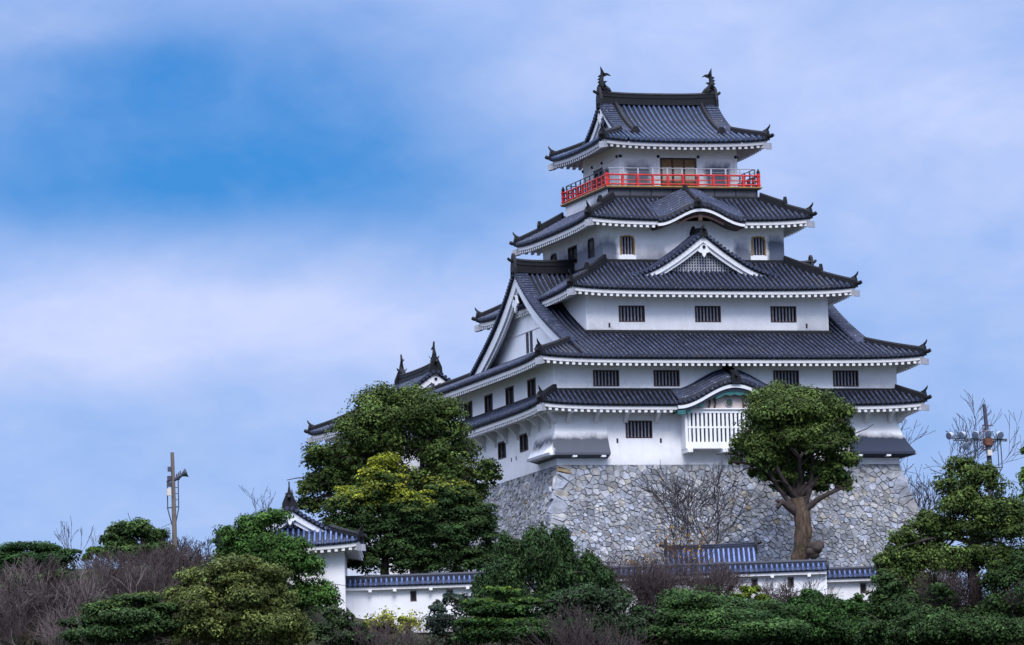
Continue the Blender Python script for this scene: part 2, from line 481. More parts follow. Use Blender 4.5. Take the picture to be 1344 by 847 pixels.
def lift(q, s, L=0.22):
    return L*math.exp(-q/1.6)*max(0.0, 1-s/3.2)**2


ROLL6 = ((-0.5, -0.03), (-0.25, 0.0), (-0.17, 0.085), (0.0, 0.125), (0.17, 0.085), (0.25, 0.0))


def roof_face(tile, fr, L, d, ze, Hf, stop, gx=None, ridge=None, kara=None, rows=14, pitch=PITCH_T, Lf=0.22):
    """one tiled slope; L eave half-length, d eave distance; stop inner limit; gx/ridge: gabled middle rising to the ridge"""
    n = int(round(2*L/pitch)); p = 2*L/n
    cols = []
    for k in range(n):
        c = -L+(k+0.5)*p
        for du, dz in ROLL6: cols.append((c+du*p, dz))
    cols.append((L, -0.012))
    run = []; rl = []

    def flush():
        if len(run) > 1: tile.grid(run, roll=list(rl))
        run.clear(); rl.clear()
    prev = None
    for u, dz in cols:
        hip = L-abs(u)
        mid = gx is not None and abs(u) <= gx
        sm = ridge if mid else min(stop, hip)
        s0 = 0.0
        if kara:
            uc, kw, kh, kz = kara
            if abs(u-uc) < kw:
                need = kz+kh*(math.cos(math.pi*(u-uc)/kw)+1)/2 - ze
                s0 = 0.0
                while Hf(s0) < need and s0 < sm: s0 += 0.03
        if sm-s0 < 0.04: flush(); prev = mid; continue
        if prev is not None and prev != mid: flush()
        prev = mid
        nr = rows
        pts = []
        for j in range(nr+1):
            s = s0+(sm-s0)*j/nr
            q = max(0.0, hip-s)
            zz = ze+Hf(s)+lift(q, s, Lf)+dz
            pts.append(fr.p(u, d-s, zz))
        if s0 < 0.01:
            e = ze+lift(hip, 0, Lf)
            pts = [fr.p(u, d+0.0, e-0.20), fr.p(u, d+0.05, e-0.19), fr.p(u, d+0.05, e+dz-0.02)] + pts[1:]
        else:
            pts = [pts[0], pts[0]]+pts
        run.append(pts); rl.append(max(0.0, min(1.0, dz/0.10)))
    flush()
    # round end tiles
    for k in range(n):
        c = -L+(k+0.5)*p
        if kara and abs(c-kara[0]) < kara[1]-0.05: continue
        e = ze+lift(L-abs(c), 0, Lf)+0.0
        ring = [(0.105*math.cos(a), 0.105*math.sin(a)) for a in np.linspace(0, 2*math.pi, 9)[:-1]]
        tile.grid([[fr.p(c+a, d+0.04, e+b) for a, b in ring], [fr.p(c+a, d+0.11, e+b) for a, b in ring]], close=True)
        tile.poly([fr.p(c+a, d+0.11, e+b) for a, b in ring])


def eave_face(mb, fr, L, d, ze, dwall, gaps=(), Lf=0.22, pitch=0.37, slope=0.28):
    """white board under the tiles, soffit and rafters"""
    us = list(np.linspace(-L+0.06, L-0.06, max(12, int(2*L/0.4))))
    for g in gaps: us += [g[0], g[1]]
    us = sorted(us)
    run = d-dwall
    ingap = lambda u: any(a < u < b for a, b in gaps)
    for a, b in zip(us[:-1], us[1:]):
        if ingap((a+b)/2): continue
        q = []
        for u in (a, b):
            e = ze-0.20+lift(L-abs(u), 0, Lf)
            s1 = min(run, max(0.08, L-abs(u)))
            q.append([fr.p(u, d-0.02, e+0.02), fr.p(u, d-0.04, e-0.20), fr.p(u, d-0.30 if s1 > .3 else d-0.06, e-0.19), fr.p(u, d-s1, e-0.19+slope*s1)])
        for i in range(3): mb.quad(q[0][i], q[1][i], q[1][i+1], q[0][i+1])
    n = int(2*L/pitch)
    for k in range(n):
        u = -L+2*L*(k+0.5)/n
        if ingap(u): continue
        s1 = min(run, L-abs(u))
        if s1 < 0.25: continue
        w = 0.085
        e = ze-0.39+lift(L-abs(u), 0, Lf)
        p0, p1 = 0.07, s1
        mb.hexa([fr.p(u-w, d-p0, e-0.17), fr.p(u+w, d-p0, e-0.17), fr.p(u+w, d-p1, e-0.17+slope*p1), fr.p(u-w, d-p1, e-0.17+slope*p1),
                 fr.p(u-w, d-p0, e+0.02), fr.p(u+w, d-p0, e+0.02), fr.p(u+w, d-p1, e+0.02+slope*p1), fr.p(u-w, d-p1, e+0.02+slope*p1)])


HIPP = [(-0.20, -0.10), (0.20, -0.10), (0.20, 0.10), (0.15, 0.12), (0.15, 0.24), (0.09, 0.33), (-0.09, 0.33), (-0.15, 0.24), (-0.15, 0.12), (-0.20, 0.10)]


def hip_ridge(parent, rot, hw, d, sx, sy, ze, Hf, stop, Lf=0.22, mid=None):
    """ridge tiles down a hip, with its end tile, upturned tip and the hip rafter below"""
    def pt(s, dz=0.0):
        x, y = sx*(hw-s), sy*(d-s)
        q = rot(x, y); return np.array([q[0], q[1], ze+Hf(max(0, s))+lift(0, max(0, s), Lf)+dz])
    mb = MB()
    ss = [stop*(1-i/12) for i in range(13)]
    pts = [pt(s) for s in ss]
    mb.sweep(pts, HIPP)
    if mid:
        pm = [pt(s, 0.18) for s in ss if s >= mid]
        if len(pm) > 1: mb.sweep(pm, [(a*0.8, b*0.9) for a, b in HIPP])
    r_ = mb.build('hip_ridge', MT['ridge'], parent)
    dv = pt(0)-pt(0.5); dv[2] = 0; dv /= np.linalg.norm(dv)
    e = MB(); tip = pt(0.0)
    e.sweep([tip-dv*0.06, tip+dv*0.06], [(-0.23, -0.16), (0.23, -0.16), (0.24, 0.2), (0.12, 0.42), (-0.12, 0.42), (-0.24, 0.2)])
    c = [tip-dv*0.25+np.array([0, 0, 0.32]), tip+dv*0.02+np.array([0, 0, 0.46]), tip+dv*0.16+np.array([0, 0, 0.62]), tip+dv*0.20+np.array([0, 0, 0.74])]
    e.tube(c, [0.09, 0.08, 0.05, 0.02], 6)
    e.tube([tip+dv*0.02+np.array([0, 0, 0.02]), tip+dv*0.28+np.array([0, 0, 0.06]), tip+dv*0.40+np.array([0, 0, 0.12])], [0.12, 0.12, 0.11], 8)
    if mid:
        t2 = pt(mid, 0.2); e2 = MB()
        e2.sweep([t2-dv*0.06, t2+dv*0.06], [(-0.18, -0.1), (0.18, -0.1), (0.2, 0.2), (0.08, 0.5), (-0.08, 0.5), (-0.2, 0.2)])
        e2.build('ridge_ornament', MT['ridge'], r_)
    e.build('end_tile', MT['ridge'], r_)
    return r_


def hip_rafter(mb, ro, rot, hw, d, sx, sy, ze, wallin, Lf=0.22):
    e = ze-0.50+Lf
    def pt(s):
        q = rot(sx*(hw-s), sy*(d-s)); return np.array([q[0], q[1], e+0.2*s])
    mb.sweep([pt(0.12), pt(wallin)], [(-0.13, -0.16), (0.13, -0.16), (0.13, 0.16), (-0.13, 0.16)])
    c_ = MB(); c_.sweep([pt(-0.14), pt(0.12)], [(-0.16, -0.19), (0.16, -0.19), (0.16, 0.17), (-0.16, 0.17)]); c_.build('rafter_cap', MT['lattice'], ro)


def zcurve(Hf, ze, d): return lambda a: ze+Hf(max(0.0, d-abs(a)))


def verge(parent, fr, vx, wz, zf, zbase, wallv, wmat, board=0.55, boardmat=None, lattice=False, slits=None, pend=True, tmat=None, roof_back=None, thick=0.16, pend_h=0.7, line=True, pend_drop=None):
    """the gable end: fr.n is outward, u runs across; zf(u) roof surface; wz half width at the foot; verge stands at v=vx, wall at v=wallv"""
    g = MB()
    N = 24
    us = [-wz+2*wz*i/N for i in range(N+1)]
    # gable wall
    for a, b in zip(us[:-1], us[1:]):
        za, zb = max(zbase, zf(a)-0.15), max(zbase, zf(b)-0.15)
        if max(za, zb)-zbase < 0.02: continue
        g.quad(fr.p(a, wallv, zbase), fr.p(b, wallv, zbase), fr.p(b, wallv, zb), fr.p(a, wallv, za))
    gw = g.build('gable', wmat, parent)
    # barge boards: an outer and a slimmer inner board
    bm_ = MB()
    for sgn in (-1, 1):
        for (v0, v1, top, bot) in ((vx-0.14, vx-0.02, 0.12, board), (vx-0.30, vx-0.14, 0.10, board+0.22)):
            rows = []
            for i in range(19):
                a = wz*1.0*i/18
                z = zf(a)
                k = 0.85+0.35*(1-i/18)
                rows.append([fr.p(sgn*a, v1, z-top), fr.p(sgn*a, v1, z-top-bot*k), fr.p(sgn*a, v0, z-top-bot*k), fr.p(sgn*a, v0, z-top)])
            bm_.grid(rows, close=True); bm_.poly(rows[-1])
    bm_.build('barge_board', boardmat or MT['barge'], gw)
    # underside of the overhang
    so = MB()
    rows = [[fr.p(a, vx-0.1, zf(a)-0.13), fr.p(a, wallv, zf(a)-0.13)] for a in us]
    so.grid(rows); so.build('soffit', MT['eave'], gw)
    # verge tiles laid across the edge
    vt = MB(); step = 0.27
    arc = [0.0]; zz = 0.12
    for sgn in (-1, 1):
        a = 0.15
        while a < wz+0.1:
            dz = (zf(min(a+0.05, wz+5))-zf(a-0.05))/0.1
            nrm = 1/math.sqrt(1+dz*dz)
            z = zf(a)+0.07
            pts = [fr.p(sgn*a, vx-0.66, z), fr.p(sgn*a, vx+0.15, z)]
            vt.tube(pts, [0.115, 0.115], 7)
            a += step*nrm
        rows = []
        for i in range(25):
            a = wz*1.02*i/24; z = zf(a)
            rows.append([fr.p(sgn*a, vx-0.62, z+0.03), fr.p(sgn*a, vx+0.04, z+0.03), fr.p(sgn*a, vx+0.04, z-0.13), fr.p(sgn*a, vx-0.55, z-0.13)])
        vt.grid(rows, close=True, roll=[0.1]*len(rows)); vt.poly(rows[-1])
    vt.build('verge_tiles', tmat or MT['tile'], gw)
    if slits:
        for (a, b, c, e) in slits:
            w_ = MB(); fbox(w_, fr, a, b, wallv-0.02, wallv+0.012, c, e); ob = w_.build('window', MT['dark'], gw)
        if line:
            l_ = MB(); fbox(l_, fr, -wz*0.5, wz*0.5, wallv, wallv+0.04, slits[0][3]+0.02, slits[0][3]+0.09); l_.build('tie_beam', MT['eave'], gw)
    if lattice:
        l_ = MB(); z0, z1 = zbase, zf(0)-board-0.5
        dk = MB()
        u = -wz
        while u < wz:
            zt = zf(u)-board-0.25
            if zt-z0 > 0.1: fbox(l_, fr, u-0.035, u+0.035, wallv+0.02, wallv+0.06, z0, zt)
            u += 0.16
        z = z0+0.08
        while z < z1:
            a = 0.0
            while a < wz and zf(a)-board-0.25 > z: a += 0.05
            if a > 0.1: fbox(l_, fr, -a, a, wallv+0.015, wallv+0.05, z-0.025, z+0.025)
            z += 0.16
        l_.build('lattice', MT['lattice'], gw)
    if pend:
        p_ = MB(); zt = zf(0)-(pend_drop if pend_drop else board*0.9+0.15); h = pend_h
        prof = [(0, 0.12), (0.3*h, 0.05), (0.42*h, -0.22*h), (0.60*h, -0.45*h), (0.36*h, -0.62*h), (0.22*h, -0.60*h), (0.16*h, -0.85*h), (0, -1.05*h)]
        ring = prof+[(-a, b) for a, b in prof[-2:0:-1]]
        A = [fr.p(a, vx-0.02, zt+b) for a, b in ring]; B = [fr.p(a, vx+0.08, zt+b) for a, b in ring]
        p_.poly(B); p_.grid([A, B], close=True)
        po = p_.build('pendant', boardmat or MT['barge'], gw)
        s_ = MB(); s_.tube([fr.p(0, vx+0.07, zt-0.05*h), fr.p(0, vx+0.14, zt-0.05*h)], [0.11, 0.09], 8); s_.build('boss', MT['ridge'], po)
    return gw


def ridge_bar(parent, p0, p1, w=0.26, h=0.62, mat=None, curl=0.10, ends=True, name='main_ridge', es=1.0):
    mb = MB(); p0 = np.array(p0, float); p1 = np.array(p1, float)
    pts = []
    for i in range(13):
        t = i/12; q = p0+(p1-p0)*t; q[2] += curl*abs(2*t-1)**3; pts.append(q)
    prof = [(-w, -0.1), (w, -0.1), (w, 0.06), (w*0.78, 0.08), (w*0.78, h*0.45), (w*0.9, h*0.48), (w*0.9, h*0.56), (w*0.72, h*0.6), (w*0.72, h*0.82), (w*0.85, h*0.84), (w*0.5, h), (-w*0.5, h), (-w*0.85, h*0.84), (-w*0.72, h*0.82),
            (-w*0.72, h*0.6), (-w*0.9, h*0.56), (-w*0.9, h*0.48), (-w*0.78, h*0.45), (-w*0.78, 0.08), (-w, 0.06)]
    mb.sweep(pts, prof)
    o = mb.build(name, mat or MT['ridge'], parent)
    if ends:
        d = (p1-p0)/np.linalg.norm(p1-p0)
        for q, s_ in ((pts[0], -1), (pts[-1], 1)):
            e = MB(); c = q+d*s_*0.05
            e.sweep([c-d*0.07, c+d*0.09], [(es*a, z_) for a, z_ in [(-0.42, -0.28*es), (-0.24, -0.34*es), (0.24, -0.34*es), (0.42, -0.28*es), (0.40, 0.12), (0.30, h*0.7), (0.16, h+0.18*es), (0, h+0.30*es), (-0.16, h+0.18*es), (-0.30, h*0.7), (-0.40, 0.12)]])
            e.tube([c+d*s_*0.05+np.array([0, 0, h*0.75]), c+d*s_*0.24+np.array([0, 0, h*0.86]), c+d*s_*0.34+np.array([0, 0, h*1.0])], [0.10, 0.09, 0.08], 7)
            e.build('end_tile', MT['ridge'], o)
    return o


def roof_fish(parent, c, inward, s=1.0, name='fish_ornament'):
    """tail-up ridge fish: head down on the ridge, back arched outward, forked tail on top"""
    d = np.array([inward[0], inward[1], 0.0]); lat = np.array([-d[1], d[0], 0.0]); up = np.array([0, 0, 1.0]); c = np.array(c, float)
    q = lambda a, z, l=0.0: c+s*(d*a+up*z+lat*l)
    mb = MB()
    path = [(0.55, 0.02), (0.36, 0.14), (0.12, 0.30), (-0.05, 0.52), (-0.08, 0.78), (-0.02, 1.02), (0.05, 1.20)]
    rad = [0.15, 0.25, 0.27, 0.23, 0.18, 0.13, 0.10]
    mb.tube([q(*p) for p in path], [r_*s for r_ in rad], 8)

    def fin(pts, t=0.05):
        A = [q(a, z, -t) for a, z in pts]; B = [q(a, z, t) for a, z in pts]
        mb.poly(A); mb.poly(B[::-1]); mb.grid([A, B], close=True)
    fin([(-0.04, 1.05), (0.14, 1.12), (0.16, 1.30), (0.10, 1.45), (0.02, 1.58), (-0.10, 1.78), (-0.08, 1.50), (-0.10, 1.25)], 0.07)   # upright lobe
    fin([(0.02, 1.10), (0.20, 1.12), (0.38, 1.20), (0.62, 1.16), (0.40, 1.33), (0.20, 1.36), (0.06, 1.34)], 0.07)                     # inward lobe
    for k in range(5):
        t = k/5.0
        a = -0.10-0.10*math.sin(math.pi*(t*0.8+0.15)); z = 0.22+0.20*k
        fin([(a+0.05, z), (a-0.16, z+0.08), (a-0.02, z+0.20), (a+0.10, z+0.18)], 0.04)                                                # dorsal spines
    fin([(0.12, 0.62), (0.36, 0.78), (0.20, 0.82), (0.08, 0.80)], 0.04)
    for sg in (-1, 1):
        A = [q(0.2, 0.35, sg*0.2), q(0.05, 0.62, sg*0.46), q(-0.04, 0.44, sg*0.42), q(0.0, 0.28, sg*0.22)]
        mb.poly(A); mb.poly([p+np.array([0, 0, 0.02]) for p in A[::-1]])
    return mb.build(name, MT['ridge'], parent)


def gable_roof(mb, fr, uc, w, zf, vfront, vback, pitch=0.30, rows=26, tail=0.0, thick=0.2, rise=0.0):
    """curved roof over a gable: tiles lie across, side by side in depth"""
    n = max(2, int(round((vfront-vback)/pitch))); p = (vfront-vback)/n
    vs = []
    for k in range(n):
        c = vback+(k+0.5)*p
        for du, dz in ROLL6: vs.append((c+du*p, dz))
    vs.append((vfront, -0.012))
    R = []; rl = []
    for v, dz in vs:
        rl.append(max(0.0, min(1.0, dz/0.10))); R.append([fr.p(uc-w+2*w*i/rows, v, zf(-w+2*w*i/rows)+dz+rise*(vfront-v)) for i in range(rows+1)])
    e = [fr.p(uc-w+2*w*i/rows, vfront+0.02, zf(-w+2*w*i/rows)-thick) for i in range(rows+1)]
    R.append(e); rl.append(0.0)
    mb.grid(R, roll=rl)


def curve_board(mb, fr, uc, w, zf, v0, v1, top, bot, rows=26):
    R = []
    for i in range(rows+1):
        a = -w+2*w*i/rows; z = zf(a)
        R.append([fr.p(uc+a, v1, z-top), fr.p(uc+a, v1, z-bot), fr.p(uc+a, v0, z-bot), fr.p(uc+a, v0, z-top)])
    mb.grid(R, close=True); mb.poly(R[0]); mb.poly(R[-1])


# ------------------------------------------------------------------ ground
def hill_z(x, y):
    a = x*RD[0]+y*RD[1]; b = x*VD[0]+y*VD[1]
    # a flat court on top, a higher shoulder to the left, steep wooded slopes down to the shore
    sm = lambda v: max(0.0, min(1.0, v))**2*(3-2*max(0.0, min(1.0, v)))
    top = -13.4+3.7*sm((-17-a)/4)*sm((b+31)/7)+1.2*sm((a-18)/5)*sm((b+29)/5)
    fa = max(0.0, abs(a+2)-48)/34; fb = (max(0.0, -23.8-b)/34 if b < 0 else max(0.0, b-45)/40)
    t = min(1.0, math.sqrt(fa*fa+fb*fb))
    return top+(-44.5-top)*t


def build_ground():
    mb = MB(); ring = []
    ca, cb = -2, 0
    rs = [0, 8, 16, 24, 28, 32, 36, 40, 45, 50, 56, 62, 70, 80, 92, 110, 140, 250, 600, 2000, 8000]
    nseg = 96
    for r_ in rs:
        row = []
        for k in range(nseg):
            t = 2*math.pi*k/nseg
            x = ca*RD[0]+r_*math.cos(t); y = ca*RD[1]+r_*math.sin(t)
            h = hill_z(x, y)
            if 0 < r_ < 200 and h < -13.2: h += 0.5*math.sin(x*0.7+1)*math.cos(y*0.6)+0.3*math.sin(x*1.9+y*1.3)
            row.append((x, y, h))
        ring.append(row)
    mb.grid(ring, close=True)
    o = mb.build('ground', MT['soil'], None, True); o['kind'] = 'structure'


build_ground()


# ------------------------------------------------------------------ stone base of the keep
def clip(poly, p, n):
    """keep the part of poly where (x-p).n <= 0"""
    out = []
    for i in range(len(poly)):
        a, b = poly[i], poly[(i+1) % len(poly)]
        da = (a[0]-p[0])*n[0]+(a[1]-p[1])*n[1]; db = (b[0]-p[0])*n[0]+(b[1]-p[1])*n[1]
        if da <= 0: out.append(a)
        if (da < 0 < db) or (db < 0 < da):
            t = da/(da-db); out.append((a[0]+(b[0]-a[0])*t, a[1]+(b[1]-a[1])*t))
    return out


ZS = -3.98; ZB = -13.0


def base_off(h):
    """how far the battered face has moved out, h metres below its top"""
    return 0.25*h+0.013*h*h


def stone_base():
    cx, cy, hw, d = 0.0, 0.0, 10.22, 10.24
    root = thing('stone_base', 'battered grey dry stone base of irregular fitted boulders under the white keep', 'stone base', (0, 0, ZB))
    Hh = ZS-ZB
    core = MB(); rows = []
    for j in range(9):
        h = Hh*j/8; o = base_off(h)-0.10; z = ZS-h
        oxl = o*0.85
        rows.append([(-hw-oxl, -d-o, z), (hw+o*1.1, -d-o, z), (hw+o*1.1, d+o, z), (-hw-oxl, d+o, z)])
    core.grid(rows, close=True); core.poly([(p[0], p[1], p[2]-0.02) for p in rows[0]])
    core.build('core', MT['joint'], root)
    R = random.Random(11); V = []; F = []; T = []
    for face in ('front', 'left', 'right'):
        L = 2*hw+3.4; x0 = -L/2
        seeds = []
        # squared corner stones, long and short in turn
        nrow = 12
        for side in (-1, 1):
            for j in range(nrow):
                ln = 1.0 if j % 2 == 0 else 0.62
                yy = (j+0.5)*Hh/nrow
                oo = base_off(yy)
                seeds.append((side*(hw+oo-ln), yy+R.uniform(-.05, .05)))
        wts = [0.0]*len(seeds)
        arr = np.zeros((4000, 2)); arr[:len(seeds)] = seeds; ns = len(seeds)
        for tries in range(52000):
            if ns >= 3600: break
            px_ = R.uniform(x0, -x0); py_ = R.uniform(0.0, Hh)
            if abs(px_) > hw+base_off(py_)-0.7: continue
            md = 0.165+0.34*max(0.0, 1-py_/2.2)*R.random()+0.42*R.random()**5
            dq = (arr[:ns, 0]-px_)**2*0.55+(arr[:ns, 1]-py_)**2*1.25
            if dq.min() < md*md: continue
            arr[ns] = (px_, py_); ns += 1; seeds.append((px_, py_)); wts.append(R.uniform(-0.035, 0.035))
        SA = np.array(seeds)
        for i, s in enumerate(seeds):
            e1 = hw+base_off(Hh)
            poly = [(-e1, 0.0), (e1, 0.0), (e1, Hh), (-e1, Hh)]
            near = [(*seeds[k_], wts[k_]) for k_ in np.argpartition((SA[:, 0]-s[0])**2+(SA[:, 1]-s[1])**2, 26)[:27] if k_ != i]
            for q in near:
                n = (q[0]-s[0], q[1]-s[1]); tt = max(0.2, min(0.8, 0.5+(wts[i]-q[2])/(2*(n[0]**2+n[1]**2)))); mid = (s[0]+n[0]*tt, s[1]+n[1]*tt)
                poly = clip(poly, mid, n)
                if len(poly) < 3: break
            if len(poly) < 3: continue
            # keep inside the sloping edge
            for sg in (-1, 1):
                p1 = (sg*(hw+base_off(s[1])), s[1]); sl = 0.25+0.026*s[1]
                poly = clip(poly, p1, (sg*1.0, -sl))
                if len(poly) < 3: break
            if len(poly) < 3: continue
            cxm = sum(p[0] for p in poly)/len(poly); cym = sum(p[1] for p in poly)/len(poly)
            size = max(max(abs(p[0]-cxm), abs(p[1]-cym)) for p in poly)
            g = R.uniform(0.006, 0.022)/max(size, 0.2); k = R.uniform(0.62, 0.84); bulge = R.uniform(0.02, 0.08)
            tx, ty = R.uniform(-.2, .2), R.uniform(-.28, .18)

            def place(px, py, o):
                bo = base_off(py)+o; z = ZS-py
                if face == 'front':
                    x = px; x = x if x > 0 else x*(hw+0.85*base_off(py))/(hw+base_off(py))
                    x = x if x < 0 else x*(hw+1.1*base_off(py))/(hw+base_off(py))
                    return (x, -d-bo, z)
                if face == 'left': return (-hw-base_off(py)*0.85-o, -px, z)
                return (hw+base_off(py)*1.1+o, px, z)
            n0 = len(V); m_ = len(poly)
            tone = R.choice((0.26, 0.29, 0.32, 0.34, 0.40, 0.23, 0.33, 0.46, 0.30)); hue = R.random()
            tint = (tone*(0.90+0.10*hue), tone*(0.97+0.02*hue), tone*(1.14-0.16*hue))
            if R.random() < 0.03: tint = (0.36, 0.34, 0.30)
            if R.random() < 0.006: tint = (0.26, 0.20, 0.12)
            for (a, b_, o) in ((1-g*0.5, 0, -0.10), (1-g, 0, 0.0), (k, 1, bulge)):
                for p in poly:
                    ex = p[0]-cxm; ey = p[1]-cym
                    V.append(place(cxm+ex*a, cym+ey*a, o+(tx*ex+ty*ey if b_ else 0)+R.uniform(-.012, .012)))
                    T.append(tint)
            for lv in range(2):
                for a in range(m_):
                    b_ = (a+1) % m_
                    F.append((n0+lv*m_+a, n0+lv*m_+b_, n0+(lv+1)*m_+b_, n0+(lv+1)*m_+a))
            F.append(tuple(n0+2*m_+a for a in range(m_)))
    me = bpy.data.meshes.new('stone_facing'); me.from_pydata(V, [], F); me.update()
    at = me.attributes.new('tint', 'FLOAT_COLOR', 'POINT')
    at.data.foreach_set('color', [c for t in T for c in (*t, 1.0)])
    me.materials.append(MT['stone'])
    link('stone_facing', me, root)


stone_base()


# ------------------------------------------------------------------ the keep
def keep():
    root = thing('castle_keep', 'white five-tier castle keep with dark tiled roofs and a red railed balcony', 'castle keep', (0, 0, ZS))
    F4 = faces((0, 0), 0.0); ident = lambda x, y: (x, y)
    order = ('front', 'left', 'right', 'back')
    dims = lambda nm, hw, d: (hw, d) if nm in ('front', 'back') else (d, hw)

    def tier(hw, d, z0, z1, mat, holes, bars):
        mb = MB()
        for nm in order:
            L, dd = dims(nm, hw, d)
            wall_panel(mb, F4[nm], L, dd, z0, z1, [h[:4] for h in holes.get(nm, ())])
        w = mb.build('wall', mat, root)
        for nm in order:
            L, dd = dims(nm, hw, d)
            for h in holes.get(nm, ()):
                kw = h[4] if len(h) > 4 else {}
                window(w_parent, F4[nm], dd, h[:4], **kw)
        return w
    w_parent = root

    def loops(fr, d, lst, z, w=0.055, h=0.13):
        for u in lst:
            mb = MB(); fbox(mb, fr, u-w, u+w, d-0.05, d+0.012, z-h, z+h); mb.build('loophole', MT['dark'], root)

    nb = dict(bars=7)
    lw = dict(bars=0, frame=0.09)
    # ---- walls
    T1 = tier(10.25, 10.25, ZS, -0.35, MT['wall1'],
              {'front': [(-6.12, -4.54, -2.47, -1.48, nb)],
               'left': [(-0.45, 1.15-0.1, -2.62, -1.62, lw), (3.65, 5.2, -2.62, -1.60, lw)],
               'right': [(-5.0, -3.5, -2.47, -1.48, nb)]}, 7)
    T2 = tier(10.26, 10.26, -0.2, 1.95, MT['wall2'],
              {'front': [(u-0.77, u+0.77, 0.45, 1.37, nb) for u in (-7.17, -3.58, 3.58, 7.17)],
               'left': [(u-0.77, u+0.77, 0.28, 1.33, lw) for u in (-5.8, -1.9, 2.1, 6.2)],
               'right': [(u-0.77, u+0.77, 0.45, 1.37, nb) for u in (-6, -2, 2, 6)]}, 7)
    T3 = tier(7.29, 7.49, 3.2, 6.3, MT['wall3'],
              {'front': [(u-0.78, u+0.78, 4.44, 5.37, nb) for u in (-4.57, 0.0, 4.57)]}, 7)
    aw = dict(bars=4, arch=True, sill=True, trim='gold', frame=0.05, barw=0.07)
    aw2 = dict(bars=0, arch=True)
    T4 = tier(5.49, 5.49, 7.7, 10.5, MT['wall4'],
              {'front': [(-4.43, -3.61, 8.55, 9.62, aw), (3.52, 4.33, 8.55, 9.62, aw)],
               'left': [(-3.95, -2.95, 8.62, 9.70, aw2), (-0.85, 0.85, 8.66, 9.72, dict(bars=0)), (2.95, 3.95, 8.62, 9.70, aw2)],
               'right': [(-0.85, 0.85, 8.66, 9.72, dict(bars=3))]}, 4)
    T5 = tier(3.59, 3.29, 12.5, 15.35, MT['wall5'], {'left': [(-1.35, 0.35, 12.65, 14.30, dict(bars=0, frame=0.12))]}, 0)
    loops(F4['front'], 10.26, (-8.35, -5.75, -4.75, 5.45, 6.5, 8.85), 0.23)
    loops(F4['front'], 10.25, (-6.63, -4.05), -2.62)
    loops(F4['front'], 7.49, (-5.93, 5.95), 4.24)
    loops(F4['left'], 10.26, (-7.6, -4.9, -3.9, -2.8, -0.9, 0.1, 1.1, 3.3, 4.4), 0.02, 0.07, 0.12)
    loops(F4['left'], 10.25, (-3.1, 2.0, 2.9), -2.85, 0.07, 0.12)

    # ---- top storey timber details
    mb = MB(); fr = F4['front']
    for nm in ('front', 'left', 'right', 'back'):
        L, dd = dims(nm, 3.59, 3.29); fbox(mb, F4[nm], -L-0.05, L+0.05, dd+0.002, dd+0.05, 14.46, 14.60)
    for u in (-3.5, -1.22, 1.22, 3.5):
        fbox(mb, fr, u-0.09, u+0.09, 3.29, 3.345, 12.6, 14.458)
    mb.build('wall_beam', MT['white'], root)
    for fr_, dd, us in ((F4['front'], 3.29, (-3.5, -1.22, 1.22, 3.5)), (F4['left'], 3.59, (-3.1, -1.4, 0.4, 3.1))):
        for u in us:
            s_ = MB(); s_.tube([fr_.p(u, dd+0.04, 14.53), fr_.p(u, dd+0.13, 14.53)], [0.10, 0.07], 8); s_.build('nail_cover', MT['ridge'], root)
    d_ = MB(); fbox(d_, fr, -1.10, 1.08, 3.29, 3.31, 12.62, 14.44); dr = d_.build('door', MT['wood'], root)
    k = MB()
    for u in (-1.06, -0.36, 0.34, 1.04): fbox(k, fr, u-0.04, u+0.04, 3.31, 3.36, 12.62, 14.42)
    fbox(k, fr, -1.10, 1.08, 3.312, 3.352, 14.36, 14.46); k.build('door_frame', MT['wframe'], dr)
    k = MB()
    for u0, u1 in ((-0.98, -0.42), (-0.28, 0.28), (0.40, 0.98)):
        R_ = [[fr.p(u0+(u1-u0)*i/10, 3.325+0.012*(i % 2), z) for i in range(11)] for z in (13.1, 13.92)]
        k.grid(R_)
    k.build('curtain', MT['curtain'], dr)

    # ---- roofs: (name, eave half sizes, eave tile z, height function, inner limit, wall it springs from)
    HA = lambda s: 0.62*s
    HB = lambda s: 0.415*s+1.33*(s/11.5)**4
    HC = lambda s: 0.52*s+0.05*s*s*0.35
    HD = lambda s: 0.56*s+0.02*s*s
    HE = lambda s: 0.40*s+0.90*(s/4.71)**3
    specs = {
        'A': dict(hw=11.46, d=11.45, ze=-0.59, H=HA, stop=1.24, win=(10.25, 10.25)),
        'B': dict(hw=11.5, d=11.55, ze=2.04, H=HB, stop=4.2, win=(10.26, 10.26)),
        'C': dict(hw=8.55, d=8.72, ze=6.28, H=HC, stop=3.15, win=(7.29, 7.49)),
        'D': dict(hw=6.70, d=6.75, ze=10.50, H=HD, stop=2.35, win=(5.49, 5.49)),
        'E': dict(hw=5.0, d=4.71, ze=15.30, H=HE, stop=1.9, win=(3.59, 3.29)),
    }
    KA = (0.05, 3.45, 1.20, -0.50)     # curved gable over the bay: centre, half width, rise, foot level
    KD = (0.05, 2.62, 0.86, 10.46)
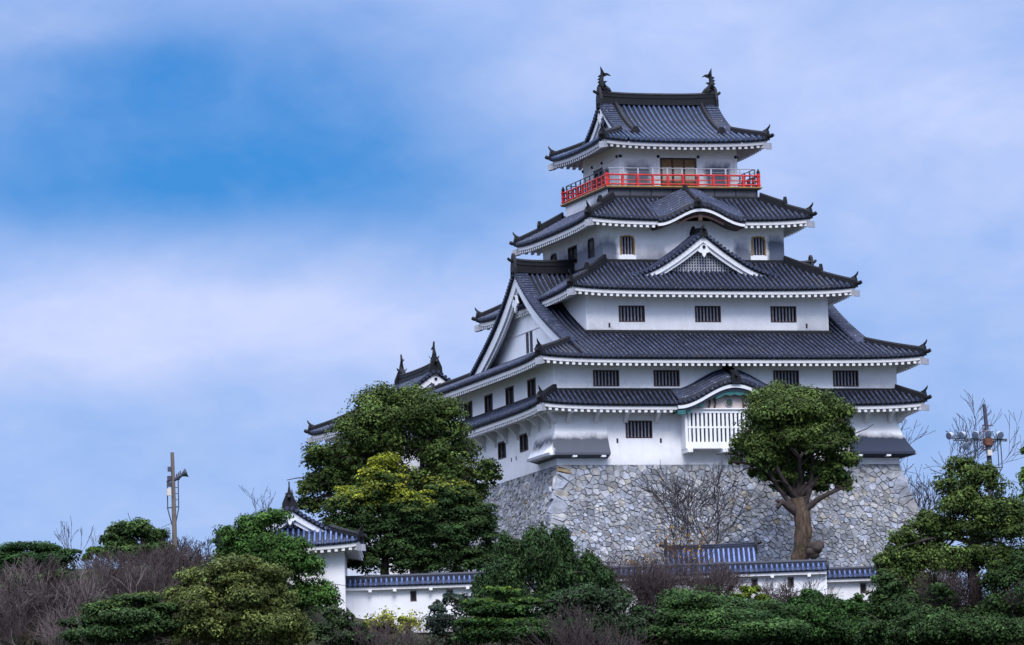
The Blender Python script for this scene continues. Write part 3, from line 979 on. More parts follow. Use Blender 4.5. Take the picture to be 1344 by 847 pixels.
    for nm, s in specs.items():
        tm = MT['tile_top'] if nm == 'E' else MT['tile']
        tl = MB(); ev = MB(); cap = MB()
        hw, d, ze, Hf = s['hw'], s['d'], s['ze'], s['H']
        for fn in order:
            L, dd = dims(fn, hw, d); wl, wd = dims(fn, *s['win'])
            kara = None; gaps = ()
            if fn == 'front' and nm == 'A': kara = KA; gaps = ((KA[0]-KA[1], KA[0]+KA[1]),)
            if fn == 'front' and nm == 'D': kara = KD; gaps = ((KD[0]-KD[1]+0.5, KD[0]+KD[1]-0.5),)
            gx = ridge = None; stop = s['stop']
            if nm == 'B':
                if fn in ('front', 'back'): gx, ridge, stop = 9.0, 11.55, 11.5-9.0
                else: stop = 3.3
            if nm == 'E':
                if fn in ('front', 'back'): gx, ridge, stop = 3.45, 4.71, 5.0-3.45
                else: stop = 2.1
            roof_face(tl, F4[fn], L, dd, ze, Hf, stop, gx, ridge, kara, rows=22 if nm in 'BE' else 10)
            eave_face(ev, F4[fn], L, dd, ze, wd, gaps)
        ro = tl.build('roof', tm, root, True)
        for sx in (-1, 1):
            for sy in (-1, 1):
                hip_rafter(ev, ro, ident, hw, d, sx, sy, ze, s['hw']-s['win'][0]+0.1)
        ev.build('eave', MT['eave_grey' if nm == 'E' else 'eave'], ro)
        hs = {'A': 1.24, 'B': 2.6, 'C': 3.1, 'D': 2.2, 'E': 1.6}[nm]
        for sx in (-1, 1):
            for sy in (-1, 1):
                hip_ridge(ro, ident, hw, d, sx, sy, ze, Hf, hs, mid={'C': 1.5, 'D': 1.1}.get(nm))
        # ridge course where the slope meets the wall above
        if nm in 'ACD':
            mb = MB(); st = s['stop']; z = ze+Hf(st)
            a, b = hw-st+0.02, d-st+0.02
            for p, q in (((-a, -b), (a, -b)), ((a, -b), (a, b)), ((a, b), (-a, b)), ((-a, b), (-a, -b))):
                mb.sweep([(*p, z), (*q, z)], [(-0.12, -0.15), (0.14, -0.15), (0.14, 0.10), (0.05, 0.17), (-0.12, 0.17)])
            mb.build('wall_ridge', MT['ridge'], ro)
        if nm == 'B':
            mb = MB(); z = ze+Hf(d-7.49)
            for sy in (-1, 1):
                mb.sweep([(-7.4, sy*7.56, z+0.02), (7.4, sy*7.56, z+0.02)], [(-0.12, -0.15), (0.12, -0.15), (0.12, 0.10), (0.05, 0.2), (-0.05, 0.2), (-0.12, 0.1)])
            for sx in (-1, 1):
                for sy in (-1, 1):
                    mb.sweep([(sx*7.33, sy*y, ze+Hf(d-y)+0.05) for y in (7.4, 6, 4.5, 3, 1.5, 0.2)], [(-0.1, -0.15), (0.1, -0.15), (0.1, 0.10), (-0.1, 0.1)])
            mb.build('wall_ridge', MT['ridge'], ro)
        s['obj'] = ro

    # ---- great side gables of the second roof, and the gables of the top roof
    def side_gables(s, gxv, wallv, foot, zb, slits, mat, board, fish, rw, rh, kud):
        hw, d, ze, Hf, ro = s['hw'], s['d'], s['ze'], s['H'], s['obj']
        zf = zcurve(Hf, ze, d)
        for nm in ('left', 'right'):
            verge(root, F4[nm], gxv, foot, zf, zb, wallv, mat, board=board, slits=slits, pend_h=rh*1.25, pend_drop=1.45 if hw > 8 else None)
        zr = ze+Hf(d)
        return zr
    sB = specs['B']; zB = sB['ze']+sB['H'](sB['d'])
    side_gables(sB, 9.02, 8.25, 9.05, sB['ze']+sB['H'](3.2)-0.15, [(-0.72, -0.22, 3.55, 4.75), (0.0, 0.5, 3.55, 4.75)], MT['white'], 0.62, False, 0.3, 0.7, True)
    ridge_bar(sB['obj'], (-9.05, 0, zB), (-5.3, 0, zB), 0.30, 0.72)
    ridge_bar(sB['obj'], (5.3, 0, zB), (9.05, 0, zB), 0.30, 0.72)
    sE = specs['E']; zE = sE['ze']+sE['H'](sE['d'])
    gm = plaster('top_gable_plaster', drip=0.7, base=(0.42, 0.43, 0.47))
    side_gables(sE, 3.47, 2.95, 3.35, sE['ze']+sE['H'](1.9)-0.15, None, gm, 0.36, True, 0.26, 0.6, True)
    ridge_bar(sE['obj'], (-3.50, 0, zE), (3.50, 0, zE), 0.27, 0.62, curl=0.12)
    for sx in (-1, 1):
        roof_fish(root, (sx*3.32, 0, zE+0.62), (-sx, 0), 0.86)
    # descending ridges beside the verges
    for s, xx, yfar in ((sE, 2.62, 3.55),):
        d, ze, Hf = s['d'], s['ze'], s['H']
        for sx in (-1, 1):
            for sy in (-1, 1):
                mb = MB(); pts = [(sx*xx, sy*yfar*i/14, ze+Hf(d-yfar*i/14)+0.06) for i in range(15)]
                mb.sweep(pts, [(a*0.75, b*0.8) for a, b in HIPP])
                o = mb.build('descending_ridge', MT['ridge'], s['obj'])
                e = MB(); q = np.array(pts[-1])
                e.sweep([q+np.array([0, -sy*0.05, 0]), q+np.array([0, sy*0.12, -0.03])], [(-0.24, -0.12), (0.24, -0.12), (0.24, 0.2), (0.1, 0.44), (-0.1, 0.44), (-0.24, 0.2)])
                e.build('end_tile', MT['ridge'], o)

    # ---- pointed dormer gable on the third roof, front and back
    for nm in ('front', 'back'):
        fr = F4[nm]
        zf = lambda a: 7.05+2.52*(max(0.0, 1-abs(a)/4.35)**1.42)+0.22*max(0, abs(a)/4.35-0.6)
        mb = MB(); gable_roof(mb, fr, 0.0, 4.4, zf, 7.12, 5.45, rows=30, rise=0.10)
        dg = mb.build('dormer_roof', MT['tile'], root, True)
        verge(dg, fr, 7.16, 4.3, zf, 6.95, 6.62, MT['dark'], board=0.31, lattice=True, pend_h=0.6, pend_drop=0.75)
        ridge_bar(dg, fr.p(0, 7.2, 9.55), fr.p(0, 5.5, 9.72), 0.17, 0.34, curl=0.0, es=0.55)

    # ---- curved gables
    def kara(K, vf, vb, root_, board, under, zdn):
        uc, w, h, kz = K; fr = F4['front']
        zf = lambda a: kz+h*(math.cos(math.pi*min(1, abs(a)/w))+1)/2
        mb = MB(); gable_roof(mb, fr, uc, w, lambda a: zf(a)+0.04, vf, vb, pitch=0.26, rows=36, thick=0.30, rise=0.50)
        # round end tiles follow the curve
        a = -w+0.1
        while a < w:
            z = zf(a)-0.06
            ring = [(0.10*math.cos(t), 0.10*math.sin(t)) for t in np.linspace(0, 2*math.pi, 9)[:-1]]
            mb.grid([[fr.p(uc+a+p, vf, z+q) for p, q in ring], [fr.p(uc+a+p, vf+0.09, z+q) for p, q in ring]], close=True)
            mb.poly([fr.p(uc+a+p, vf+0.09, z+q) for p, q in ring]); a += 0.27
        kr = mb.build('curved_gable_roof', MT['tile'], root, True)
        b = MB(); curve_board(b, fr, uc, w, zf, vf-0.14, vf+0.0, 0.26, 0.26+board, 36); b.build('barge_board', MT['barge'], kr)
        b = MB(); curve_board(b, fr, uc, w*0.98, zf, vb-0.3, vf-0.15, 0.27, 0.27+under, 36); b.build('under_board', MT['wframe'] if zdn else MT['steel_dark'], kr)
        return kr, zf
    kA, zA = kara(KA, 11.62, 10.30, root, 0.20, 0.36, False)
    kD, zD = kara(KD, 6.86, 4.72, root, 0.17, 0.26, True)
    ridge_bar(kA, (KA[0], -11.66, zA(0)+0.04), (KA[0], -10.35, zA(0)+0.68), 0.24, 0.34, curl=0, es=0.7)
    ridge_bar(kD, (KD[0]-0.2, -6.9, zD(0)+0.06), (KD[0]-0.2, -4.9, zD(0)+1.02), 0.12, 0.18, curl=0, es=0.55)
    fr = F4['front']
    # gable field, carving and crest over the bay
    mb = MB()
    R_ = [[fr.p(KA[0]-2.9+5.8*i/24, 11.05, -0.98), fr.p(KA[0]-2.9+5.8*i/24, 11.05, max(-0.97, zA(-2.9+5.8*i/24)-0.55))] for i in range(25)]
    mb.grid(R_); ty = mb.build('tympanum', plaster('tympanum_plaster', drip=0.3, base=(0.50, 0.43, 0.40)), kA)
    prof = [(0, 0.10), (0.5, 0.16), (0.95, 0.02), (1.2, -0.14), (0.9, -0.20), (0.55, -0.14), (0.3, -0.26), (0.0, -0.20)]
    prof = prof+[(-a, b) for a, b in prof[-2:0:-1]]
    c = MB(); A = [fr.p(KA[0]+a, 11.35, zA(a)-0.62+b) for a, b in prof]; B = [fr.p(KA[0]+a, 11.43, zA(a)-0.62+b) for a, b in prof]
    c.poly(B); c.grid([A, B], close=True); c.build('carving', MT['teal'], kA)
    for sg in (-1, 1):
        for a, w, v1 in ((2.0, .14, 11.42), (2.75, .14, 11.42), (3.25, .22, 11.60)):
            c = MB(); fbox(c, fr, KA[0]+sg*a-w, KA[0]+sg*a+w, 11.27, v1, zA(a)-0.78, zA(a)-0.55); c.build('carved_bracket', MT['teal'], kA)
    c = MB(); c.tube([fr.p(KA[0]-0.25, 11.05, -0.55), fr.p(KA[0]-0.25, 11.12, -0.55)], [0.27, 0.25], 14); cr = c.build('crest', MT['lattice'], kA)
    c = MB(); c.tube([fr.p(KA[0]-0.25, 11.12, -0.55), fr.p(KA[0]-0.25, 11.145, -0.55)], [0.19, 0.19], 14); c.build('crest_mark', plain('crest_green', (0.05, 0.07, 0.05)), cr)
    for u in (-1.15, 0.62, 1.1, -1.5):
        c = MB(); c.sweep([fr.p(KA[0]+u, 11.08, -0.92), fr.p(KA[0]+u*0.93, 11.12, -0.62), fr.p(KA[0]+u*0.96, 11.1, -0.30)], [(-0.05, -0.04), (0.05, -0.04), (0.05, 0.04), (-0.05, 0.04)], up=(fr.n[0], fr.n[1], 0), scales=[1, 0.7, 1.2]); c.build('strut', MT['wframe'], kA)
    # small curved carving under the upper curved gable
    c = MB()
    for sg in (-1, 1):
        c.sweep([fr.p(KD[0]+sg*a, 6.6, zD(a)-0.66) for a in (0.0, 0.4, 0.9, 1.4)], [(-0.05, -0.06), (0.05, -0.06), (0.05, 0.06), (-0.05, 0.06)])
    fbox(c, fr, KD[0]-0.12, KD[0]+0.12, 6.55, 6.68, zD(0)-0.95, zD(0)-0.58)
    c.build('carving', MT['wframe'], kD)

    # ---- the projecting lattice bay
    bay = MB(); u0, u1, vb, vf, z0, z1 = -2.86, 2.95, 10.25, 11.08, -3.12, -0.98
    fbox(bay, fr, u0, u0+0.16, vb, vf, z0, z1); fbox(bay, fr, u1-0.16, u1, vb, vf, z0, z1)
    fbox(bay, fr, u0+0.16, u1-0.16, vf-0.14, vf+0.002, z1-0.16, z1+0.03); fbox(bay, fr, u0+0.16, u1-0.16, vf-0.14, vf+0.002, z0, z0+0.34)
    fbox(bay, fr, u0+0.16, u1-0.16, vf-0.12, vf-0.01, -2.0, -1.90)
    fbox(bay, fr, u0+0.01, u1-0.01, vb, vf-0.002, z0-0.03, z0-0.002); fbox(bay, fr, u0-0.1, u1+0.1, vb, vf+0.1, z1+0.032, z1+0.10)
    by = bay.build('bay', MT['white'], root)
    bars = MB(); n = 22
    for i in range(n):
        c_ = u0+0.16+(u1-u0-0.32)*(i+0.5)/n; fbox(bars, fr, c_-0.068, c_+0.068, vf-0.12, vf-0.02, z0+0.34, z1-0.16)
    bars.build('bars', MT['white'], by)
    bk = MB(); fbox(bk, fr, u0+0.16, u1-0.16, vf-0.42, vf-0.40, z0+0.3, z1-0.1); bk.build('dark_interior', plain('bay_dark', (0.03, 0.07, 0.09)), by)
    for u in (-2.65, -0.55, 0.75, 2.7):
        b_ = MB(); fbox(b_, fr, u-0.15, u+0.15, vb, vf+0.16, z0-0.24, z0-0.032); b_.build('bearer', MT['white'], by)

    # ---- stone-drop bays flaring out at the front corners
    for sx in (-1, 1):
        hw = 10.25; ln = 3.35
        rows = []; n = 16
        pl = [(sx*hw, -hw+ln), (sx*hw, -hw), (sx*(hw-ln+0.35), -hw)]
        om = 0.60 if sx < 0 else 0.72
        for j in range(n+1):
            t = j/n; o = 0.012+om*(t**1.7); z = -1.55-1.78*t
            rows.append([(pl[0][0], pl[0][1], z), (pl[0][0]+sx*o, pl[0][1], z), (pl[1][0]+sx*o, pl[1][1]-o, z), (pl[2][0], pl[2][1]-o, z), (pl[2][0], pl[2][1], z)])
        mb = MB(); mb.grid(rows)
        # thick lower lip and underside
        lo = rows[-1]
        lip = [(p[0], p[1], p[2]-0.13) for p in lo]; mb.grid([lo, lip])
        under = [(pl[0][0], pl[0][1], -3.62), (pl[0][0]+sx*0.02, pl[0][1], -3.62), (pl[1][0]+sx*0.02, pl[1][1]-0.02, -3.62), (pl[2][0], pl[2][1]-0.02, -3.62), (pl[2][0], pl[2][1], -3.62)]
        mb.grid([lip, under])
        fl = mb.build('stone_drop_bay', MT['flare'], root)
        ed = MB()
        ed.sweep([(pl[0][0]+sx*(om+0.03), pl[0][1]-0.02, -3.40), (pl[1][0]+sx*(om+0.03), pl[1][1]-om-0.02, -3.40)], [(-0.05, -0.09), (0.05, -0.09), (0.05, 0.07), (-0.05, 0.07)])
        ed.build('lip_board', MT['lattice'], fl)
        for (x, y) in ((sx*(hw-0.9), -hw-om+0.12), (sx*(hw-2.6), -hw-om+0.12)):
            k_ = MB(); k_.box(x-0.13, x+0.13, y-0.1, y+0.25, -3.58, -3.47); k_.build('rest_block', MT['white'], fl)

    # ---- plastered brackets and outrigger beam under the lowest roof
    beam = MB()
    for nm in order:
        g = ((-3.3, 3.3),) if nm == 'front' else ()
        fr_ = F4[nm]
        for a, b in (((-10.95, -3.05), (3.15, 10.95)) if g else ((-10.95, 10.95),)):
            fbox(beam, fr_, a, b, 10.86, 11.0, -1.06, -0.90)
    beam.build('outrigger_beam', MT['eave'], root)

    def bracket(fr_, u, drop=0.75):
        mb = MB(); w = 0.10; A = []; B = []
        prof = [(0.0, -0.78), (0.85, -0.78), (0.85, -1.10), (0.62, -1.16), (0.36, -1.36), (0.16, -1.62), (0.10, -1.08-drop), (0.0, -1.12-drop)]
        A = [fr_.p(u-w, 10.25+a, z) for a, z in prof]; B = [fr_.p(u+w, 10.25+a, z) for a, z in prof]
        mb.poly(A); mb.poly(B[::-1]); mb.grid([A, B], close=True)
        o = mb.build('bracket', MT['eave'], root)
        e = MB(); fbox(e, fr_, u-0.14, u+0.14, 10.95, 11.22, -1.10, -0.86); e.build('beam_end', MT['white'], o)
    for u in (-9.55, -7.9, -6.14, -4.31, 4.31, 6.14, 8.26, 9.7): bracket(F4['front'], u, 0.45)
    for u in (9.4, 7.4, 5.5, 3.4, 1.3, -0.8, -2.9, -5, -7.1, -9.2): bracket(F4['left'], u, 0.75); bracket(F4['right'], u, 0.6)
    for sx in (-1, 1):
        mb = MB()
        dv = np.array([sx, -1, 0])/math.sqrt(2); c = np.array([sx*10.25, -10.25, 0])
        lat = np.array([-dv[1], dv[0], 0])*0.12
        prof = [(0.0, -0.78), (1.1, -0.78), (1.1, -1.02), (0.75, -1.14), (0.42, -1.36), (0.16, -1.62), (0.0, -1.65)]
        A = [c+dv*a+np.array([0, 0, z])-lat for a, z in prof]; B = [c+dv*a+np.array([0, 0, z])+lat for a, z in prof]
        mb.poly(A); mb.poly(B[::-1]); mb.grid([A, B], close=True); mb.build('bracket', MT['eave'], root)

    # ---- balcony
    bal = MB()
    for nm in order:
        L, dd = dims(nm, 4.52, 3.95); wall_panel(bal, F4[nm], L, dd, 11.5, 12.58)
    bo = bal.build('balcony', MT['band'], root)
    dk = MB(); dk.box(-4.72, 4.72, -4.16, 4.16, 12.57, 12.66); dk.build('deck', MT['wframe'], bo)
    ge = MB()
    for nm in order:
        L, dd = dims(nm, 4.74, 4.18); fbox(ge, F4[nm], -L-0.02, L+0.02, dd-0.02, dd+0.02, 12.64, 12.70)
        L, dd = dims(nm, 4.56, 3.99); fbox(ge, F4[nm], -L, L, dd-0.02, dd+0.03, 11.78, 11.84)
    ge.build('gilt_strip', MT['gold'], bo)
    cl = MB(); fr = F4['front']; fbox(cl, fr, -4.55, 4.55, 3.952, 3.975, 11.5, 12.565); cl.build('dark_cladding', plain('dark_cladding', (0.050, 0.052, 0.068), 0.6, 0.45, 1.2), bo)
    pn = MB()
    for u in np.linspace(-4.5, 4.5, 8): fbox(pn, fr, u-0.03, u+0.03, 3.95, 3.985, 11.86, 12.55)
    pn.build('panel_seams', MT['ridge'], bo)
    for nm in order:
        L, dd = dims(nm, 4.60, 4.04); fr_ = F4[nm]
        rl = MB()
        for z, hh in ((12.82, 0.05), (13.06, 0.035), (13.36, 0.055)):
            rl.tube([fr_.p(-L-0.12, dd, z), fr_.p(L+0.12, dd, z)], [hh, hh], 6)
        ra = rl.build('railing', MT['red'], bo)
        nn = 10 if nm in ('front', 'back') else 9
        for i in range(nn+1 if nm in ('front', 'back') else nn):
            if nm in ('left', 'right') and i == 0: continue
            u = -L+2*L*i/nn
            pb = MB(); corner = i in (0, nn) and nm in ('front', 'back')
            w = 0.085 if corner else 0.06
            fbox(pb, fr_, u-w, u+w, dd-w, dd+w, 12.68, 13.48 if corner else 13.34)
            po = pb.build('post', MT['red'], ra)
            if corner:
                cp = MB(); cp.tube([fr_.p(u, dd, 13.48), fr_.p(u, dd, 13.56), fr_.p(u, dd, 13.64), fr_.p(u, dd, 13.76)], [0.10, 0.11, 0.08, 0.02], 8); cp.build('finial', MT['ridge'], po)
        gr = MB(); L2, d2 = L-0.16, dd-0.16
        gr.tube([fr_.p(-L2, d2, 13.76), fr_.p(L2, d2, 13.76)], [0.03, 0.03], 5)
        gr.tube([fr_.p(-L2, d2, 13.55), fr_.p(L2, d2, 13.55)], [0.012, 0.012], 4)
        for i in range(nn+1):
            u = -L2+2*L2*i/nn
            fbox(gr, fr_, u-0.045, u+0.045, d2-0.03, d2+0.03, 12.66, 13.75)
        gr.build('guard_rail', MT['steel'] if nm in ('front', 'back') else MT['steel_dark'], bo)


keep()


# ------------------------------------------------------------------ turrets, gate roofs and the perimeter wall
def hip_gable_building(root, o, ang, hw, d, zb, zeave, over, rise, gx, Hf, tile, wallmat, fishes=True, fsize=0.8, base=None, wins=()):
    """a small turret; the gables face front and back: ridge runs along the depth"""
    F4 = faces(o, ang); c, s_ = math.cos(ang), math.sin(ang)
    rot = lambda x, y: (o[0]+x*c-y*s_, o[1]+x*s_+y*c)
    mb = MB()
    for nm in ('front', 'left', 'right', 'back'):
        L, dd = (hw, d) if nm in ('front', 'back') else (d, hw)
        wall_panel(mb, F4[nm], L, dd, zb, zeave+0.15)
    mb.build('wall', wallmat, root)
    tl = MB(); ev = MB(); cap = MB(); EH, ED = hw+over, d+over
    for nm in ('front', 'left', 'right', 'back'):
        side = nm in ('left', 'right')
        L, dd = (ED, EH) if side else (EH, ED)
        roof_face(tl, F4[nm], L, dd, zeave, Hf, (ED-gx) if side else (ED-gx+0.75), gx if side else None, EH if side else None, rows=14)
        eave_face(ev, F4[nm], L, dd, zeave, hw if side else d)
    ro = tl.build('roof', tile, root, True)
    for sx in (-1, 1):
        for sy in (-1, 1):
            hip_rafter(ev, ro, rot, EH, ED, sx, sy, zeave, over)
            hip_ridge(ro, rot, EH, ED, sx, sy, zeave, Hf, ED-gx+0.05)
    ev.build('eave', MT['eave'], ro)
    zr = zeave+Hf(EH); zf = zcurve(Hf, zeave, EH)
    for nm in ('front', 'back'):
        verge(root, F4[nm], gx+0.02, EH-(ED-gx)+0.1, zf, zeave+Hf(ED-gx+0.7)-0.15, gx-0.62, MT['white'], board=0.34, pend_h=0.5)
    a, b = rot(0, -gx-0.03), rot(0, gx+0.03)
    ridge_bar(ro, (*a, zr), (*b, zr), 0.24, 0.5, curl=0.1)
    if fishes:
        for sg in (-1, 1):
            p = rot(0, sg*(gx-0.12)); q = rot(0, -sg*1.0); q = np.array(q)-np.array(rot(0, 0))
            roof_fish(root, (*p, zr+0.5), (q[0], q[1]), fsize)
    return rot


# connected turret behind the keep
tr = thing('rear_turret', 'white turret with a gable and two roof fish, half hidden behind the big camphor tree', 'turret', (-9.0, 19.6, -10))
HT = lambda s: 0.40*s+0.85*(s/5.1)**2.2
hip_gable_building(tr, (-9.0, 19.6), 0.0, 3.95, 4.75, -9.9, 1.42, 1.15, 0, 3.45, HT, MT['tile'], MT['wall1'], True, 0.72)

# corner turret at the left end of the perimeter wall
WALLANG = -YAW
pg = P(383, 700, -21.0)
sg_ = thing('corner_turret', 'small white corner turret with blue grey gabled roof beside the left wall', 'turret', (pg[0], pg[1], -13.5))
HG = lambda s: 0.42*s+0.55*(s/3.9)**2.2
zev = P(470, 713, -25.0)[2]+0.05
hip_gable_building(sg_, (pg[0], pg[1]), WALLANG, 2.9, 3.1, -14.5, zev, 0.95, 0, 2.45, HG, MT['tile_blue'], MT['wall1'], True, 0.52)


def plaster_wall(name, label, pxa, pya, pxb, pyb, b, drop, zbase, holes, knobs, group, pillar=None):
    """roofed white wall; (pxa,pya)-(pxb,pyb) its ridge"""
    A = P(pxa, pya, b); B = P(pxb, pyb, b)
    zr = (A[2]+B[2])/2; root = thing(name, label, 'wall', ((A[0]+B[0])/2, (A[1]+B[1])/2, zbase), group)
    o = ((A[0]+B[0])/2, (A[1]+B[1])/2); hl = np.linalg.norm((B-A)[:2])/2
    fr = faces(o, WALLANG)['front']; bk = faces(o, WALLANG)['back']
    mb = MB(); th = 0.22
    hs = []
    for hx, w, hz0, hz1 in holes:
        q = P(hx, 0, b)-np.array([o[0], o[1], 0]); u = q[0]*fr.t[0]+q[1]*fr.t[1]
        hs.append((u-w/2, u+w/2, zr-hz1, zr-hz0))
    wall_panel(mb, fr, hl, th, zbase, zr-0.35, hs, 0.2); wall_panel(mb, bk, hl, th, zbase, zr-0.35)
    for sg in (-1, 1): mb.quad(fr.p(sg*hl, th, zbase), fr.p(sg*hl, -th, zbase), fr.p(sg*hl, -th, zr-0.35), fr.p(sg*hl, th, zr-0.35))
    mb.build('wall', MT['pwall'], root)
    for h in hs:
        w_ = MB(); w_.quad(fr.p(h[0], 0.04, h[2]), fr.p(h[1], 0.04, h[2]), fr.p(h[1], 0.04, h[3]), fr.p(h[0], 0.04, h[3])); lo = w_.build('loophole', MT['dark'], root)
        f_ = MB(); k = 0.05
        fbox(f_, fr, h[0]-k, h[0], th, th+0.03, h[2]-k, h[3]+k); fbox(f_, fr, h[1], h[1]+k, th, th+0.03, h[2]-k, h[3]+k)
        fbox(f_, fr, h[0], h[1], th, th+0.028, h[3], h[3]+k); fbox(f_, fr, h[0], h[1], th, th+0.028, h[2]-k, h[2])
        f_.build('frame', MT['wframe'], lo)
    tl = MB(); Hw = lambda s: 0.52*s; ed = 0.60; ze = zr-0.20-Hw(ed)
    n = int(round(2*hl/0.285)); p = 2*hl/n
    for f2 in (fr, bk):
        cols = []
        for k in range(n):
            c = -hl+(k+0.5)*p
            for du, dz in ROLL6: cols.append((c+du*p, dz*1.15))
        cols.append((hl, -0.01))
        R = []; rl = []
        for u, dz in cols:
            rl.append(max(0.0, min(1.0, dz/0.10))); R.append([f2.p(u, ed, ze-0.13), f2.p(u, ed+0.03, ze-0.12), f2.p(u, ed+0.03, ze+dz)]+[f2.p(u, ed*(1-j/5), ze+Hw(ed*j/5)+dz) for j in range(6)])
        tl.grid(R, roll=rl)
        for k in range(n):
            c = -hl+(k+0.5)*p
            ring = [(0.10*math.cos(a), 0.10*math.sin(a)) for a in np.linspace(0, 2*math.pi, 9)[:-1]]
            tl.grid([[f2.p(c+a, ed, ze+0.02+q) for a, q in ring], [f2.p(c+a, ed+0.09, ze+0.02+q) for a, q in ring]], close=True)
            tl.poly([f2.p(c+a, ed+0.09, ze+0.02+q) for a, q in ring])
    ro = tl.build('roof', MT['tile_blue'], root, True)
    rb = MB(); prof = [(-0.20, -0.12), (0.20, -0.12), (0.20, 0.02), (0.15, 0.04), (0.15, 0.15), (0.08, 0.24), (-0.08, 0.24), (-0.15, 0.15), (-0.15, 0.04), (-0.20, 0.02)]
    rb.sweep([fr.p(-hl-0.06, 0, zr-0.2), fr.p(hl+0.06, 0, zr-0.2)], prof)
    for sg in (-1, 1):
        rb.sweep([fr.p(sg*(hl+0.02), -0.55, ze+0.10), fr.p(sg*(hl+0.02), 0, zr-0.18), fr.p(sg*(hl+0.02), 0.55, ze+0.10)], [(-0.12, -0.1), (0.12, -0.1), (0.12, 0.1), (-0.12, 0.1)])
    rb.build('ridge', MT['tile_blue'], ro)
    ev = MB()
    fbox(ev, fr, -hl+0.01, hl-0.01, th+0.001, ed-0.06, ze-0.30, ze-0.135); fbox(ev, bk, -hl+0.01, hl-0.01, th+0.001, ed-0.06, ze-0.30, ze-0.135)
    ev.build('eave', MT['eave'], ro)
    for kx in knobs:
        q = P(kx, 0, b)-np.array([o[0], o[1], 0]); u = q[0]*fr.t[0]+q[1]*fr.t[1]
        k_ = MB(); fbox(k_, fr, u-0.09, u+0.09, th, ed+0.02, ze-0.42, ze-0.302); k_.build('beam_end', MT['white'], root)
    ba = MB(); fbox(ba, fr, -hl, hl, th, th+0.06, zbase, zr-2.35); ba.build('plinth', MT['eave'], root)
    return root


MT['pwall'] = plaster('perimeter_plaster', drip=0.22)
wg = 'lengths of the roofed perimeter wall'
plaster_wall('plaster_wall', 'white plaster wall with blue tiled coping running right from the small corner turret', 449, 757.5, 640, 751, -22.0, 2.6, -13.8,
             [(518, 0.24, 0.95, 1.42), (565, 0.24, 0.95, 1.42)], [462, 494, 541, 589], wg)
plaster_wall('plaster_wall', 'longest white plaster wall with blue tiled coping below the middle of the stone base', 641, 749.5, 1084, 735, -22.3, 2.6, -13.8,
             [(962, 0.24, 0.95, 1.40), (1009, 0.24, 0.95, 1.40), (900, 0.24, 0.95, 1.40), (840, 0.24, 0.95, 1.40)], [700, 760, 820, 880, 985, 1033], wg)
plaster_wall('plaster_wall', 'lower stepped white plaster wall right of the camphor trunk with blue tiled coping', 1078, 746, 1205, 742, -21.3, 2.5, -13.8,
             [(1103, 0.24, 0.95, 1.40), (1160, 0.24, .95, 1.4)], [1127, 1170], wg)


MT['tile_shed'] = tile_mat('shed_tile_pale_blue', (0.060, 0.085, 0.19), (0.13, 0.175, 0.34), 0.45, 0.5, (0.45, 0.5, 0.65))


def shed():
    A = P(884, 717, -18.6); B = P(981, 714, -18.6); zr = (A[2]+B[2])/2
    o = ((A[0]+B[0])/2, (A[1]+B[1])/2); hl = np.linalg.norm((B-A)[:2])/2
    root = thing('shed', 'small shed with a pale blue tiled roof just behind the plaster wall', 'shed', (o[0], o[1], -12.9))
    fr = faces(o, WALLANG)['front']; bk = faces(o, WALLANG)['back']
    tl = MB(); Hs = lambda s: 0.55*s
    for f2 in (fr, bk): roof_face(tl, f2, hl+0.45, 1.75, zr-0.25-Hs(1.75), Hs, 1.75, hl+0.46, 1.75, rows=8, pitch=0.27, Lf=0.05)
    ro = tl.build('roof', MT['tile_shed'], root, True)
    ridge_bar(ro, fr.p(-hl-0.4, 0, zr-0.28), fr.p(hl+0.4, 0, zr-0.28), 0.2, 0.32, MT['tile_shed'], 0.05)
    w = MB()
    for f2 in faces(o, WALLANG).items():
        L, dd = (hl, 1.2) if f2[0] in ('front', 'back') else (1.2, hl)
        wall_panel(w, f2[1], L, dd, -13.6, zr-1.1)
    w.build('wall', MT['white'], root)


shed()
# ------------------------------------------------------------------ vegetation
def rot_lobe(v):
    """view-aligned (lateral, depth, up) offsets to world"""
    return np.stack([v[..., 0]*RD[0]+v[..., 1]*VD[0], v[..., 0]*RD[1]+v[..., 1]*VD[1], v[..., 2]], axis=-1)


def leaf_mesh(name, C, Nn, S, asp, T, parent, up_axis=None):
    n = len(C); g = np.random.default_rng(n+17)
    r_ = g.normal(size=(n, 3)) if up_axis is None else up_axis+g.normal(size=(n, 3))*0.25
    a = np.cross(Nn, r_); a /= np.linalg.norm(a, axis=1, keepdims=True)+1e-9
    b = np.cross(Nn, a)
    if up_axis is not None: a, b = b, a
    s = S[:, None]
    V = np.empty((n, 4, 3)); V[:, 0] = C+a*s*0.5; V[:, 1] = C+b*s*asp*0.5+a*s*0.06+Nn*s*0.06; V[:, 2] = C-a*s*0.5; V[:, 3] = C-b*s*asp*0.5+a*s*0.06+Nn*s*0.06
    me = bpy.data.meshes.new(name)
    me.vertices.add(4*n); me.vertices.foreach_set('co', V.reshape(-1).astype(np.float32))
    me.loops.add(4*n); me.loops.foreach_set('vertex_index', np.arange(4*n, dtype=np.int32))
    me.polygons.add(n); me.polygons.foreach_set('loop_start', np.arange(0, 4*n, 4, dtype=np.int32))
    me.update(calc_edges=True)
    at = me.attributes.new('tint', 'FLOAT_COLOR', 'POINT')
    cc = np.ones((n, 4, 4), np.float32); cc[:, :, :3] = T[:, None, :]
    at.data.foreach_set('color', cc.reshape(-1))
    me.materials.append(MT['leaf'])
    return link(name, me, parent)


